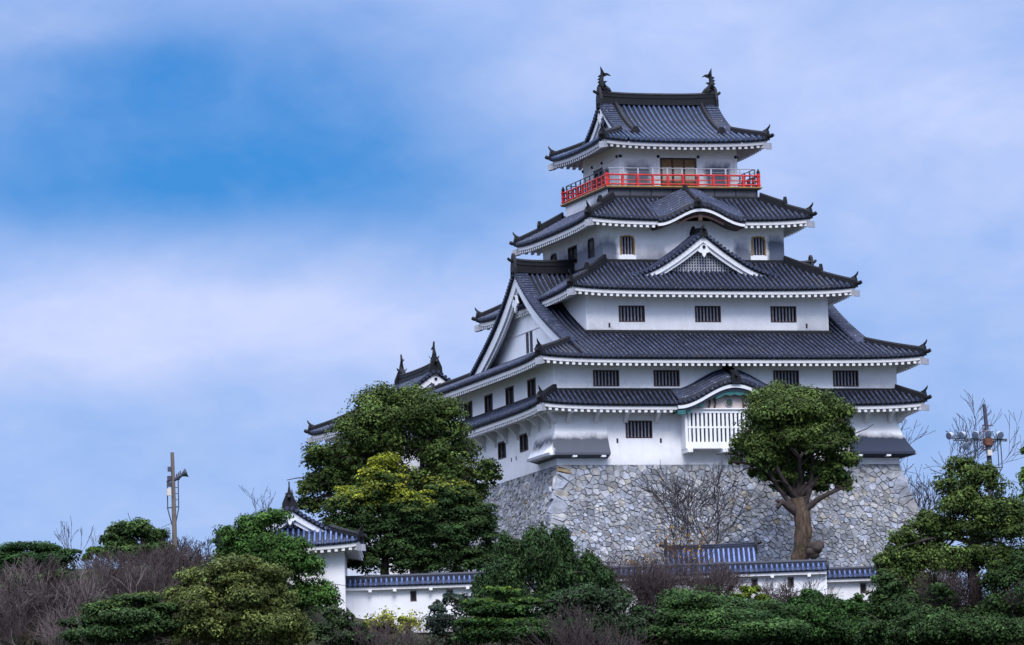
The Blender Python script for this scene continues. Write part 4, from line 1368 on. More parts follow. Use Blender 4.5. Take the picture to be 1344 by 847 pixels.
def crown(parent, lobes, b, seed, col, col2, leaf=0.15, dens=1.8, clump=0.80, asp=0.6, flat=0.75, style='round', newgrowth=None, ngfrac=0.5, under=0.35, depth=1.0, hole=0.0, tone=0.34, rag=6):
    """lobes: (px, py, rx px, ry px[, depth shift]); newgrowth: colour of fresh leaves on the upper side of lobes flagged with a sixth value"""
    g = np.random.default_rng(seed); k = ppm(b)
    Cs, Ns, Ts = [], [], []
    col = np.array(col); col2 = np.array(col2)
    sub = []
    for lb in lobes:
        ds = lb[4] if len(lb) > 4 else 0.0; ng = lb[5] if len(lb) > 5 else 0.0
        sh = 0.30*k*clump
        rx, ry = max(4.0, lb[2]-sh), max(3.5, (lb[3]-sh)*(1.25 if style == 'layer' else 1.0))
        sub.append((lb[0], lb[1], rx*0.80, ry*0.80, ds, ng))
        for _ in range(rag if style != 'layer' else max(1, rag-2)):
            a = g.uniform(-0.5, 3.64); q = g.uniform(0.55, 0.95); f_ = g.uniform(0.34, 0.58)
            sub.append((lb[0]+math.cos(a)*rx*q, lb[1]-math.sin(a)*ry*q, rx*f_, ry*f_*1.1, ds-g.uniform(-0.2, 0.9)*rx/k*(0.9 if style != 'layer' else 0.4), ng))
    for lb in sub:
        px, py, rx, ry = lb[:4]; ds = lb[4] if len(lb) > 4 else 0.0; ng = lb[5] if len(lb) > 5 else 0.0
        c = P(px, py, b+ds); R_ = np.array([rx/k, max(rx, ry)/k*0.9*depth, ry/k])
        area = 4*math.pi*((R_[0]*R_[1])**1.6/3+(R_[0]*R_[2])**1.6/3+(R_[1]*R_[2])**1.6/3)**(1/1.6)
        nl = area*dens/(leaf*leaf*asp*0.5); per = 140; nc = max(4, int(nl/per*0.70))
        cle = min(clump, 0.42*max(rx, ry)/k+0.10)
        per = max(30, int(140*(cle/clump)**2)); nc = max(4, int(nl/per*0.70))
        d = g.normal(size=(nc*2, 3)); d /= np.linalg.norm(d, axis=1, keepdims=True)
        keep_ = (d[:, 2] > -0.25) | (g.random(nc*2) < under)
        d = d[keep_][:nc]; nc = len(d)
        rr = 1-0.42*g.random(nc)**1.6; tw = g.random(nc) < 0.16; rr[tw] = 1.0+0.32*g.random(int(tw.sum()))
        # uneven outline: lobes bulge and sink
        ph = g.random(6)*6.28
        bump = 1+0.16*np.sin(d[:, 0]*5+ph[0])*np.sin(d[:, 1]*4+ph[1])+0.14*np.sin(d[:, 2]*6+ph[2]+d[:, 0]*3)
        if hole > 0:
            hm = np.sin(d[:, 0]*6+ph[3])*np.sin(d[:, 1]*5+ph[4])*np.sin(d[:, 2]*6+ph[5]) > 0.55-hole
            rr[hm] *= 0.6
        q = rot_lobe(d*R_*(rr*bump)[:, None])+c
        ctone = np.exp(g.normal(size=nc)*tone); chue = g.random(nc)
        cl = np.repeat(q, per, axis=0); dd = np.repeat(rot_lobe(d/R_/np.linalg.norm(d/R_, axis=1, keepdims=True)), per, axis=0)
        od = g.normal(size=(nc*per, 3)); od[:, 2] += 0.55; od /= np.linalg.norm(od, axis=1, keepdims=True)
        cs = np.repeat(cle*(0.6+0.7*g.random(nc)), per)[:, None]
        off = od*cs*(1-0.45*g.random((nc*per, 1))**1.8); off[:, 2] *= flat
        if style == 'layer': off[:, :2] *= 1.3; off[:, 2] *= 0.65
        if style == 'plume': off[:, :2] *= 0.6; off[:, 2] = off[:, 2]*1.5+0.2
        pos = cl+off
        nrm = od*0.9+dd*0.25+np.array([0, 0, 0.25 if style != 'layer' else 0.8])+g.normal(size=pos.shape)*0.38
        nrm /= np.linalg.norm(nrm, axis=1, keepdims=True)+1e-9
        h = np.clip(np.repeat(chue, per)[:, None]+od[:, 2:3]*0.25, 0, 1)
        t = (col*(1-h)+col2*h)*np.repeat(ctone, per)[:, None]*np.exp(g.normal(size=(nc*per, 1))*0.22)
        if newgrowth is not None and ng > 0:
            hz = np.repeat(d[:, 2], per)*0.6+od[:, 2]*0.35+g.normal(size=nc*per)*0.25
            w = np.clip((hz-(0.75-ng))*1.5, 0, 1)[:, None]*np.clip(0.35+np.repeat(g.random(nc), per)*0.9, 0, 1)[:, None]
            t = t*(1-w)+np.array(newgrowth)*np.exp(g.normal(size=(nc*per, 1))*0.25)*w
        Cs.append(pos); Ns.append(nrm); Ts.append(t)
    C = np.concatenate(Cs); Nn = np.concatenate(Ns); T = np.clip(np.concatenate(Ts), 0.004, 0.7)
    S = leaf*np.exp(g.normal(size=len(C))*0.25)
    return leaf_mesh('crown', C, Nn, S, asp, T, parent, np.array([0, 0, 1.0]) if style == 'plume' else None)


def limb_path(a, b_, R, sag=0.15, n=6, wob=0.07):
    a = np.array(a); b_ = np.array(b_); L = np.linalg.norm(b_-a); w = [R.gauss(0, 1)*L*wob for _ in range(6)]
    pts = []
    for i in range(n+1):
        t = i/n; p = a+(b_-a)*t
        s_ = math.sin(math.pi*t)
        p = p+np.array([w[0]*s_+w[1]*math.sin(2*math.pi*t), w[2]*s_+w[3]*math.sin(2*math.pi*t), L*sag*s_*0.6])
        pts.append(p)
    return pts


def trunk(parent, base, fork, lobes, b, r0, r1, seed, mat, twigs=5, nlimb=99):
    R = random.Random(seed); mb = MB()
    pts = limb_path(base, fork, R, 0.0, 7, 0.015)
    n = len(pts); rr = [r0*(1.35 if i == 0 else 1)+(r1-r0)*i/(n-1) for i in range(n)]
    fine = [pts[0]+(pts[-1]-pts[0])*0]
    fine = []; fr_ = []
    for i in range(n-1):
        for q_ in range(3):
            t_ = q_/3; fine.append(pts[i]*(1-t_)+pts[i+1]*t_+np.array([R.gauss(0, .03)*r0, R.gauss(0, .03)*r0, 0])); fr_.append((rr[i]*(1-t_)+rr[i+1]*t_)*R.uniform(0.94, 1.07))
    mb.tube(fine+[pts[-1]], fr_+[rr[-1]], 12)
    lm = MB()
    for lb in lobes[:nlimb]:
        ds = lb[4] if len(lb) > 4 else 0.0
        c = P(lb[0], lb[1], b+ds)
        st = pts[R.choice((n-1, n-1, n-2))]
        q = limb_path(st, c, R, 0.2, 6); ra = r1*R.uniform(0.30, 0.5)
        lm.tube(q, [ra*(1-0.75*i/6) for i in range(7)], 7)
        k = ppm(b)
        for _ in range(twigs):
            s_ = q[R.randint(3, 6)]
            e = c+np.array([R.gauss(0, .6)*lb[2]/k, R.gauss(0, .6)*lb[2]/k, R.gauss(0.2, .55)*lb[3]/k])
            tq = limb_path(s_, e, R, 0.1, 4); lm.tube(tq, [ra*0.3*(1-0.8*i/4)+0.01 for i in range(5)], 5)
    lm.build('limbs', MT['bark'], parent, True)
    return mb.build('trunk', mat, parent, True)


def tree(name, label, cat, lobes, b, seed, col, col2, base=None, fork=None, r=(0.3, 0.2), bark='bark', gz=None, group=None, twigs=4, **kw):
    bx, by = base if base else (sum(l[0] for l in lobes)/len(lobes), max(l[1]+l[3] for l in lobes))
    pb = P(bx, by, b)
    if gz is None: gz = hill_z(pb[0], pb[1])-0.2
    pb = np.array([pb[0], pb[1], gz])
    fk = P(*fork, b) if fork else P(bx, sum(l[1] for l in lobes)/len(lobes)+0.4*max(l[3] for l in lobes), b)
    if fk[2] < gz+0.4: fk[2] = gz+0.4
    root = thing(name, label, cat, pb, group)
    crown(root, lobes, b, seed, col, col2, **kw)
    trunk(root, pb, fk, lobes, b, r[0], r[1], seed, MT[bark], twigs)
    return root


def bare_tree(name, label, cat, bx, by, top, wid, b, seed, mat='twig', levels=5, r0=0.12, spread=0.55, kids=3, group=None, stems=1, rmin=0.012, lean=0.0, leafs=None, gz=None, up=0.35):
    R = random.Random(seed); k = ppm(b)
    pb = P(bx, by, b)
    z0 = hill_z(pb[0], pb[1])-0.15 if gz is None else gz
    pb = np.array([pb[0], pb[1], min(z0, pb[2])])
    ht = P(bx, top, b)[2]-pb[2]
    root = thing(name, label, cat, pb, group)
    mb = MB(); tips = []; count = [0]

    def grow(p, d, L, r_, lv):
        if count[0] > 2600: return
        count[0] += 1
        n = 4; pts = [p]; q = p.copy(); dd = d.copy()
        for i in range(n):
            dd = dd+np.array([R.gauss(0, .13), R.gauss(0, .13), R.gauss(0.03, .09)]); dd /= np.linalg.norm(dd)
            q = q+dd*L/n; pts.append(q.copy())
        r1 = max(rmin, r_*0.62)
        mb.tube(pts, [r_+(r1-r_)*i/n for i in range(n+1)], 5 if lv < 2 else 3, caps=False)
        if lv >= levels: tips.append((pts[-1], dd)); return
        nk = kids if lv else kids+1
        for i in range(nk):
            s_ = pts[R.randint(2, n)] if i else pts[-1]
            a = R.uniform(0, 6.28); sp = spread*R.uniform(0.5, 1.25)
            ref = np.cross(dd, [0.3, 0.5, 0.8]); ref /= np.linalg.norm(ref); rf2 = np.cross(dd, ref)
            nd = dd*math.cos(sp)+(ref*math.cos(a)+rf2*math.sin(a))*math.sin(sp)
            nd[2] += up*0.4; nd /= np.linalg.norm(nd)
            grow(s_.copy(), nd, L*R.uniform(0.62, 0.85), r1*R.uniform(0.6, 0.9), lv+1)
    tot = sum(0.74**i for i in range(levels+1))
    for s_ in range(stems):
        a = R.uniform(-1, 1); dep = R.uniform(-1, 1)
        off = np.array([*(RD*a*wid/k*0.5+VD*dep*wid/k*0.4), 0.0]) if stems > 1 else np.zeros(3)
        d = np.array([*(RD*(a*0.35+lean)+VD*dep*0.3), 1.0]) if stems > 1 else np.array([*(RD*lean), 1.0]); d = d/np.linalg.norm(d)
        grow(pb+off, d, ht/tot*R.uniform(0.95, 1.25)*(1.0 if stems > 1 else 1.3), r0*R.uniform(0.7, 1.1), 0)
    mb.build('branches', MT[mat], root)
    if leafs:
        g = np.random.default_rng(seed); cnt, col, size = leafs
        tp = np.array([t[0] for t in tips]); idx = g.integers(0, len(tp), cnt)
        C = tp[idx]+g.normal(size=(cnt, 3))*0.15; Nn = g.normal(size=(cnt, 3)); Nn /= np.linalg.norm(Nn, axis=1, keepdims=True)
        T = np.array(col)*np.exp(g.normal(size=(cnt, 1))*0.35)
        leaf_mesh('leaves', C, Nn, np.full(cnt, size)*np.exp(g.normal(size=cnt)*0.2), 0.6, T, root)
    return root


OL, OL2 = (0.028, 0.052, 0.014), (0.068, 0.098, 0.022)
DK, DK2 = (0.022, 0.048, 0.015), (0.052, 0.090, 0.023)
GR, GR2 = (0.028, 0.068, 0.013), (0.072, 0.130, 0.020)
GY, GY2 = (0.040, 0.052, 0.034), (0.070, 0.072, 0.048)

tg = 'evergreen trees on the castle hill'; bg_ = 'bare trees and shrubs on the castle hill'; sg2 = 'evergreen shrubs on the slope'
# big camphor left of the keep
tree('camphor_tree', 'broad dark green camphor tree hiding the lower left side of the keep and rear turret', 'tree',
     [(530, 545, 62, 34), (478, 572, 46, 28), (575, 562, 42, 34), (432, 606, 36, 26), (520, 598, 66, 38, 1.5), (598, 600, 40, 32), (408, 640, 22, 24), (455, 632, 38, 26), (555, 640, 55, 36, 1),
      (632, 622, 22, 22), (622, 655, 28, 22, 1), (400, 664, 15, 14), (490, 640, 40, 30, 2), (428, 668, 28, 18, .5), (438, 696, 24, 22, .8), (420, 640, 30, 20, 1.5)], -12.0, 21, OL, OL2, base=(545, 760), fork=(548, 668), r=(0.62, 0.42), bark='bark', group=tg, leaf=0.15, dens=1.7, hole=0.2, twigs=7)
# two trees with yellow new leaves
tree('evergreen_tree', 'tree with bright yellow young leaves on its rounded top in front of the big camphor', 'tree',
     [(500, 652, 50, 30, 0, .85), (470, 672, 36, 26, -.5, .75), (535, 672, 30, 26, -.5, .75), (500, 690, 46, 30), (482, 718, 34, 28), (530, 710, 34, 34), (505, 738, 50, 20), (465, 742, 26, 18), (545, 742, 30, 18)], -16.5, 22, DK, OL, base=(505, 770), group=tg, newgrowth=(0.25, 0.27, 0.018), leaf=0.15, dens=2.2, style='layer', clump=0.5)
tree('evergreen_tree', 'dark rounded tree with a few yellow green tips right of the yellow topped tree', 'tree',
     [(588, 652, 34, 22, 0, .55), (612, 668, 34, 24, 0, .40), (590, 690, 50, 34), (622, 700, 28, 36), (575, 722, 40, 28), (600, 740, 48, 18), (630, 735, 24, 20)], -15.5, 23, DK, OL, base=(595, 770), group=tg, newgrowth=(0.21, 0.215, 0.018), leaf=0.15, dens=2.2, style='layer', clump=0.5)
# camphor in front of the keep
cam_lobes = [(1040, 536, 52, 26), (1003, 560, 40, 30), (1082, 556, 38, 34), (1045, 560, 50, 26, 2), (978, 592, 26, 22), (1108, 585, 22, 26), (1000, 606, 26, 18, -1), (1092, 632, 26, 18), (1100, 606, 24, 18), (965, 606, 12, 10), (993, 622, 14, 12), (1030, 590, 34, 16, 1.5), (1065, 588, 28, 14, -1.2), (1107, 640, 14, 10), (1050, 612, 30, 24, .4), (1032, 628, 18, 16, -.3), (1066, 630, 16, 14, .2), (1012, 628, 22, 16, -.2), (1084, 620, 24, 18, -.2), (1024, 642, 16, 12, .2), (1076, 642, 16, 12, .3), (1020, 580, 40, 26, -.6), (1070, 580, 40, 24, -.6), (1045, 545, 44, 24, -.8)]
ct = tree('camphor_tree', 'round crowned camphor with thick brown trunk standing alone before the stone base', 'tree', cam_lobes, -16.5, 24, OL, OL2, base=(1056, 745), fork=(1047, 655), r=(0.54, 0.43), bark='bark_pale',
          gz=-12.9, group=tg, leaf=0.14, dens=2.5, under=0.25, hole=0.15, twigs=9)
mb = MB(); R = random.Random(3)
q = [P(1046, 672, -16.7), P(1034, 664, -16.9), P(1026, 659, -17.1), P(1019, 667, -17.1)]
mb.tube(q, [0.30, 0.24, 0.17, 0.10], 8); mb.tube([q[2], P(1018, 657, -17.2)], [0.12, 0.08], 6)
mb.build('cut_limb', MT['bark'], ct, True)
mb = MB()
for i in range(7):
    c = P(1070+R.uniform(-5, 6), 716+R.uniform(-11, 12), -17.2+R.uniform(-.2, .2)); mb.tube([c-np.array([0, 0, .28]), c-np.array([0, 0, .1]), c+np.array([.03, 0, .15]), c+np.array([0, 0, .3])], [0.12, 0.34, 0.30, 0.08], 8)
mb.build('burl', MT['bark'], ct, True)
# right-hand group
tree('evergreen_tree', 'tall conical olive green tree in front of the right floodlight pole', 'tree',
     [(1262, 622, 28, 24), (1285, 636, 34, 26), (1250, 650, 30, 26), (1318, 668, 30, 24), (1270, 672, 44, 24), (1212, 692, 30, 22), (1240, 702, 36, 26), (1190, 722, 30, 26), (1300, 700, 36, 26), (1335, 700, 22, 34), (1166, 748, 24, 24), (1215, 738, 40, 26), (1275, 740, 50, 22), (1330, 740, 36, 24), (1190, 760, 40, 18), (1182, 742, 34, 20), (1212, 728, 34, 22), (1195, 775, 40, 20)],
     -24.6, 25, OL, OL2, base=(1280, 790), fork=(1280, 700), r=(0.36, 0.26), group=tg, leaf=0.15, dens=1.7, hole=0.3)
tree('evergreen_tree', 'green tree cut by the right edge of the photo beside the floodlights', 'tree', [(1346, 594, 10, 10), (1350, 628, 18, 18), (1356, 655, 24, 26)], -12.0, 26, GR, GR2, base=(1362, 770), group=tg, r=(0.3, 0.15))
tree('evergreen_shrub', 'dark olive shrub at the lower right corner below the bare brown bushes', 'shrub', [(1325, 765, 34, 26), (1330, 808, 44, 40), (1290, 826, 44, 28), (1345, 745, 22, 26)], -25.5, 27, DK, OL, group=sg2, dens=2.6, r=(.15, .1))
tree('evergreen_shrub', 'dark shrub under the right wall end between the round shrub and brown bushes', 'shrub', [(1178, 790, 32, 28), (1150, 805, 26, 24), (1190, 825, 44, 30), (1235, 836, 36, 20), (1160, 768, 20, 18), (1225, 790, 26, 22)], -26.5, 28, DK, OL, group=sg2, dens=2.6, r=(.15, .1))
# foreground middle
tree('juniper', 'dark juniper with upright plumes in front of the stone base corner', 'tree',
     [(706, 728, 22, 34), (672, 738, 22, 28), (738, 735, 18, 30), (768, 758, 22, 26), (645, 770, 26, 26), (700, 765, 52, 40), (745, 780, 40, 30), (790, 778, 26, 24), (655, 800, 34, 26), (810, 800, 20, 22)], -27.5, 31, (0.015, 0.036, 0.013), (0.036, 0.068, 0.020), group=tg, style='plume', leaf=0.16, asp=0.42, dens=3.0, clump=0.75, r=(.25, .15))
tree('layered_tree', 'layered tree with lime green upper sprays at the bottom centre below the juniper', 'tree',
     [(660, 778, 22, 9, 0, .5), (632, 792, 26, 8, -.4, .5), (690, 790, 24, 9, -.3, .5), (658, 803, 44, 10, 0, .2), (640, 818, 34, 9, -.5, .25), (690, 820, 34, 9, -.4, .35), (660, 834, 52, 11, 0, .1), (655, 812, 40, 34, 1.2)], -31.5, 32, DK, GR, newgrowth=(0.12, 0.19, 0.012), group=tg, style='layer', leaf=0.15, dens=3.0, clump=0.75, r=(.18, .12), under=0.2)
tree('grey_shrub', 'grey green scrub bush right of the lime tipped tree', 'shrub', [(740, 806, 40, 26), (780, 798, 42, 26), (720, 830, 44, 26), (800, 832, 50, 26), (840, 815, 22, 22), (755, 838, 50, 20)], -29.5, 33, GY, DK, group=sg2, leaf=0.15, dens=2.6, r=(.12, .06), clump=.75)
tree('layered_tree', 'wide dark green layered tree at the bottom below the plaster wall', 'tree',
     [(908, 794, 36, 12, 0, .1), (955, 810, 50, 12), (890, 808, 36, 12), (985, 825, 54, 13), (905, 822, 50, 14), (1000, 832, 60, 14), (935, 838, 66, 14), (870, 832, 30, 14), (945, 820, 70, 30, 1.5)], -30.5, 34, (0.018, 0.046, 0.014), (0.042, 0.082, 0.020), group=tg, style='layer', leaf=0.15, dens=3.0, clump=0.75, r=(.25, .15), newgrowth=(0.05, 0.10, 0.015), under=0.2)
tree('evergreen_shrub', 'small bright green shrub top behind the wide layered tree', 'shrub', [(985, 776, 15, 11), (972, 785, 16, 10), (1000, 787, 14, 10)], -28.0, 35, (0.05, 0.085, 0.012), (0.10, 0.13, 0.014), group=sg2, r=(.1, .06))
tree('evergreen_shrub', 'dense rounded dark green shrub in front of the stepped wall', 'shrub',
     [(1064, 784, 18, 14), (1050, 800, 26, 20), (1092, 802, 30, 18), (1125, 808, 26, 24), (1075, 815, 44, 26), (1110, 836, 50, 24), (1050, 835, 36, 22)], -27.5, 36, DK, GR, group=sg2, leaf=0.15, dens=3.0, r=(.2, .12))
tree('grey_shrub', 'bluish green shrub climbing the left plaster wall', 'shrub', [(592, 788, 18, 14), (575, 800, 16, 14), (608, 800, 22, 20), (590, 825, 34, 22), (622, 835, 24, 20)], -28.5, 37, (0.022, 0.045, 0.035), GY, group=sg2, leaf=0.15, dens=1.6, r=(.1, .06))
tree('evergreen_shrub', 'broad dark shrub along the bottom edge under the bare brown bushes at lower right', 'shrub', [(1225, 818, 44, 24), (1265, 832, 48, 24), (1205, 842, 44, 22), (1310, 836, 50, 22), (1160, 836, 34, 22)], -29.5, 29, DK, OL, group=sg2, r=(.15, .1), dens=2.8)
# foreground left
tree('evergreen_tree', 'fresh dark green tree partly covering the corner turret', 'tree',
     [(345, 688, 34, 20), (318, 706, 32, 24), (368, 716, 36, 24), (340, 735, 50, 30), (392, 752, 34, 28), (408, 790, 34, 26), (305, 735, 24, 26), (435, 805, 16, 18)], -27.0, 41, (0.024, 0.064, 0.014), (0.056, 0.115, 0.022), group=tg, leaf=0.15, dens=2.0, r=(.3, .2), hole=.15)
tree('evergreen_tree', 'dense olive green rounded tree in the lower left foreground', 'tree',
     [(325, 752, 42, 22), (280, 765, 44, 26), (352, 778, 38, 28), (245, 795, 34, 26), (300, 800, 60, 34), (365, 815, 34, 28), (255, 832, 50, 22), (335, 835, 60, 22), (388, 838, 22, 18)], -31.5, 42, (0.045, 0.065, 0.018), (0.095, 0.115, 0.030), group=tg, leaf=0.15, dens=2.2, r=(.3, .2), clump=.75)
tree('layered_tree', 'layered dark tree with light green tops at the lower left beneath the bare brown bushes', 'tree',
     [(178, 788, 36, 9, 0, .45), (140, 798, 34, 9, 0, .4), (210, 800, 34, 10, 0, .2), (165, 812, 55, 11, 0, .1), (118, 818, 34, 10), (200, 825, 44, 11), (145, 836, 60, 12), (165, 822, 60, 26, 1.5)], -32.5, 43, DK, OL, newgrowth=(0.11, 0.16, 0.014), group=tg, style='layer', leaf=0.15, dens=3.0, clump=0.75, r=(.2, .12), under=.2)
tree('layered_tree', 'flat topped spreading green tree at the far left edge on the skyline', 'tree',
     [(40, 720, 36, 8, 0, .15), (75, 727, 28, 8), (15, 730, 26, 9, 0, .3), (45, 738, 50, 11), (10, 748, 30, 9, 0, .3), (70, 745, 30, 12), (0, 760, 40, 12)], -24.0, 44, (0.012, 0.034, 0.012), GR, newgrowth=(0.07, 0.13, 0.016), group=tg, style='layer', leaf=0.15, dens=2.9, clump=0.75, r=(.2, .12), under=.3)
tree('evergreen_tree', 'dark domed tree on the skyline just left of the loudspeaker pole', 'tree', [(180, 704, 34, 19), (155, 715, 26, 18), (205, 716, 22, 22), (180, 728, 44, 20)], -18.0, 45, DK, DK2, group=tg, dens=2.2, r=(.2, .12))
tree('evergreen_shrub', 'small bright green shrub on the skyline beside the dark domed tree', 'shrub', [(125, 724, 14, 9), (138, 730, 14, 10), (115, 732, 10, 9)], -20.0, 46, (0.025, 0.065, 0.012), (0.06, 0.11, 0.015), group=sg2, r=(.1, .06))
tree('grey_shrub', 'grey green bush under the flat topped tree at the left edge', 'shrub', [(30, 772, 44, 16), (75, 766, 34, 14), (5, 790, 30, 20), (100, 775, 20, 14)], -25.5, 47, (0.035, 0.052, 0.034), DK2, group=sg2, leaf=0.15, dens=1.7, r=(.1, .06))
tree('grey_shrub', 'sparse olive bush at the very bottom between the wall plants and the olive tree', 'shrub', [(425, 834, 28, 16), (450, 842, 34, 14), (485, 842, 28, 12), (440, 820, 18, 12), (452, 818, 18, 16), (436, 808, 18, 16), (468, 828, 18, 14)], -29.5, 48, GY, OL, group=sg2, leaf=0.15, dens=2.2, r=(.08, .05))
tree('evergreen_shrub', 'yellow green shrub at the foot of the left plaster wall', 'shrub', [(478, 824, 11, 7), (500, 823, 10, 6), (512, 826, 10, 6)], -24.5, 49, (0.04, 0.08, 0.012), (0.15, 0.16, 0.015), group=sg2, leaf=.2, r=(.06, .04))
tree('evergreen_shrub', 'small dark green shrub at the foot of the left wall beside the yellow sprays', 'shrub', [(528, 816, 9, 6), (540, 819, 8, 5)], -24.5, 50, GR, GR2, group=sg2, leaf=.2, r=(.06, .04))
for i, (px, py, sz, lab) in enumerate(((502, 828, 20, 'taller pale yellow plant before the left wall, nearer the corner turret'), (539, 824, 14, 'shorter pale yellow plant before the left wall, right of the taller one'))):
    bare_tree('wall_plant', lab, 'plant', px, py+12, py-sz, 10, -24.8, 60+i, 'twig', 3, 0.02, 0.6, 3, 'yellow plants at the wall foot', 3, 0.008, 0, (420, (0.26, 0.27, 0.05), 0.17))

def undergrowth():
    g = np.random.default_rng(77); Cs, Ns, Ts, Ss = [], [], [], []
    n = 0
    while n < 9000:
        a = g.uniform(-75, 75); b = g.uniform(-75, 70)
        x, y = a*RD[0]+b*VD[0], a*RD[1]+b*VD[1]; z = hill_z(x, y)
        if z < -40 or (z > -14.3 and b < 20 and abs(a) < 46): continue
        if b > -10 and z > -13.6: continue
        if b > 0 and g.random() < 0.5: continue
        n += 1
        r_ = g.uniform(0.7, 1.5); per = 44
        od = g.normal(size=(per, 3)); od[:, 2] = np.abs(od[:, 2])*0.8; od /= np.linalg.norm(od, axis=1, keepdims=True)
        Cs.append(np.array([x, y, z-0.1])+od*r_*np.array([1.2, 1.2, 0.8])); nn_ = od*0.9+g.normal(size=(per, 3))*0.4
        Ns.append(nn_/np.linalg.norm(nn_, axis=1, keepdims=True))
        c0 = np.array((0.024, 0.040, 0.014)) if g.random() < 0.65 else np.array((0.055, 0.045, 0.028))
        Ts.append(c0*np.exp(g.normal()*0.3)*np.exp(g.normal(size=(per, 1))*0.25)); Ss.append(np.full(per, 0.55))
    o = leaf_mesh('undergrowth', np.concatenate(Cs), np.concatenate(Ns), np.concatenate(Ss), 0.6, np.concatenate(Ts), None)
    o['kind'] = 'stuff'; o['label'] = 'dark low undergrowth covering the castle hill slope'; o['category'] = 'undergrowth'


undergrowth()
# bare shrubs and trees
for i, (bx, by, top, wid, b, lab, mt) in enumerate((
        (18, 880, 762, 70, -29.0, 'bare brown bush at the lower left corner', 'twig'),
        (62, 870, 756, 80, -27.5, 'bare bush with pale stems left of the layered dark tree', 'twig_pale'),
        (110, 850, 738, 80, -26.5, 'bare brown bush below the small bright green skyline shrub', 'twig'),
        (150, 840, 732, 80, -25.5, 'bare brown bush in front of the dark domed tree', 'twig'),
        (205, 825, 726, 70, -24.0, 'bare bush with pale twigs at the foot of the loudspeaker pole', 'twig'),
        (84, 885, 775, 60, -30.0, 'low bare bush with pale stems nearest the viewer at lower left', 'twig_pale'),
        (40, 850, 748, 80, -26.0, 'bare brown bush below the flat topped tree', 'twig'),
        (178, 838, 748, 70, -28.0, 'bare brown bush just above the layered dark tree', 'twig'),
        (165, 800, 722, 60, -21.5, 'bare brown bush on the skyline between the domed tree and the pole', 'twig'),
        (243, 800, 722, 50, -21.0, 'bare brown bush on the skyline directly right of the pole', 'twig'),
        (300, 800, 728, 50, -21.5, 'bare brown bush tucked behind the dense olive tree', 'twig'),
        (1225, 850, 756, 80, -24.8, 'bare brown bush under the conical tree, left part', 'twig'),
        (1262, 850, 744, 80, -24.6, 'reddish bare bush under the trunk of the conical tree', 'twig'),
        (1310, 850, 758, 80, -24.4, 'bare brown bush near the right edge under the conical tree', 'twig'),
        (540, 880, 830, 90, -30.0, 'low bare brown thicket below the left plaster wall', 'twig'),
        (495, 880, 836, 70, -30.5, 'low bare brown thicket right of the sparse olive bush', 'twig'),
        (845, 840, 735, 60, -25.5, 'bare bush in front of the wall nearest the juniper', 'twig'),
        (880, 830, 728, 60, -25.0, 'bare bush in front of the wall below the shed ridge end', 'twig'),
        (925, 830, 736, 60, -25.2, 'bare bush in front of the wall above the wide layered tree', 'twig'),
        (1018, 830, 762, 40, -25.5, 'bare bush against the wall left of the dense rounded shrub', 'twig'),
        (765, 875, 806, 60, -31.0, 'thin bare bush with fine twigs amid the grey scrub', 'twig'))):
    bare_tree('bare_shrub', lab, 'shrub', bx, by, top, wid, b, 100+i, mt, 4, 0.075 if mt == 'twig_pale' else 0.05, 0.62, 4, bg_, 6, 0.011, 0, None, None, 0.15)
bare_tree('bare_cherry_tree', 'bare cherry tree with forked trunk before the middle of the stone base', 'tree', 884, 745, 632, 60, -17.5, 201, 'twig_dark', 5, 0.13, 0.60, 3, bg_, 1, 0.016, 0, None, -12.9, 0.25)
bare_tree('bare_cherry_tree', 'bare cherry tree between the forked cherry and the camphor trunk', 'tree', 935, 745, 640, 60, -17.0, 202, 'twig_dark', 5, 0.12, 0.60, 3, bg_, 1, 0.016, 0.05, None, -12.9, 0.25)
bare_tree('bare_tree', 'bare tree on the skyline right behind the stone base edge', 'tree', 1212, 745, 585, 60, 2.0, 203, 'twig_dark', 6, 0.16, 0.55, 3, bg_, 1, 0.015, 0, None, -12.9, 0.3)
bare_tree('bare_tree', 'bare tree behind the pole and conical tree at the far right', 'tree', 1325, 745, 690, 60, 4.0, 204, 'twig_dark', 6, 0.14, 0.55, 3, bg_, 1, 0.014, 0, None, -12.9, 0.3)
bare_tree('bare_tree', 'low bare tree on the skyline right of the loudspeaker pole', 'tree', 268, 775, 698, 50, -16.0, 205, 'twig_dark', 5, 0.08, 0.6, 3, bg_, 3, 0.013)
bare_tree('bare_tree', 'thin bare treetop sticking up behind the fresh dark green tree', 'tree', 335, 760, 656, 30, -20.0, 206, 'twig_dark', 5, 0.07, 0.4, 2, bg_, 2, 0.012)
bare_tree('bare_tree', 'thin bare twigs above the small bright green skyline shrub', 'tree', 118, 770, 688, 24, -17.0, 207, 'twig_dark', 4, 0.05, 0.25, 2, bg_, 3, 0.012)
bare_tree('autumn_shrub', 'small shrub with withered orange leaves just above the wall left of the shed', 'shrub', 848, 770, 722, 26, -20.0, 208, 'twig', 4, 0.04, 0.6, 3, 'withered orange shrubs', 3, 0.01, 0, (170, (0.22, 0.11, 0.02), 0.15), -12.9)
bare_tree('autumn_shrub', 'small shrub with withered orange leaves in front of the shed roof', 'shrub', 894, 770, 706, 24, -20.2, 209, 'twig', 4, 0.04, 0.55, 3, 'withered orange shrubs', 3, 0.01, 0, (190, (0.26, 0.14, 0.02), 0.15), -12.9)


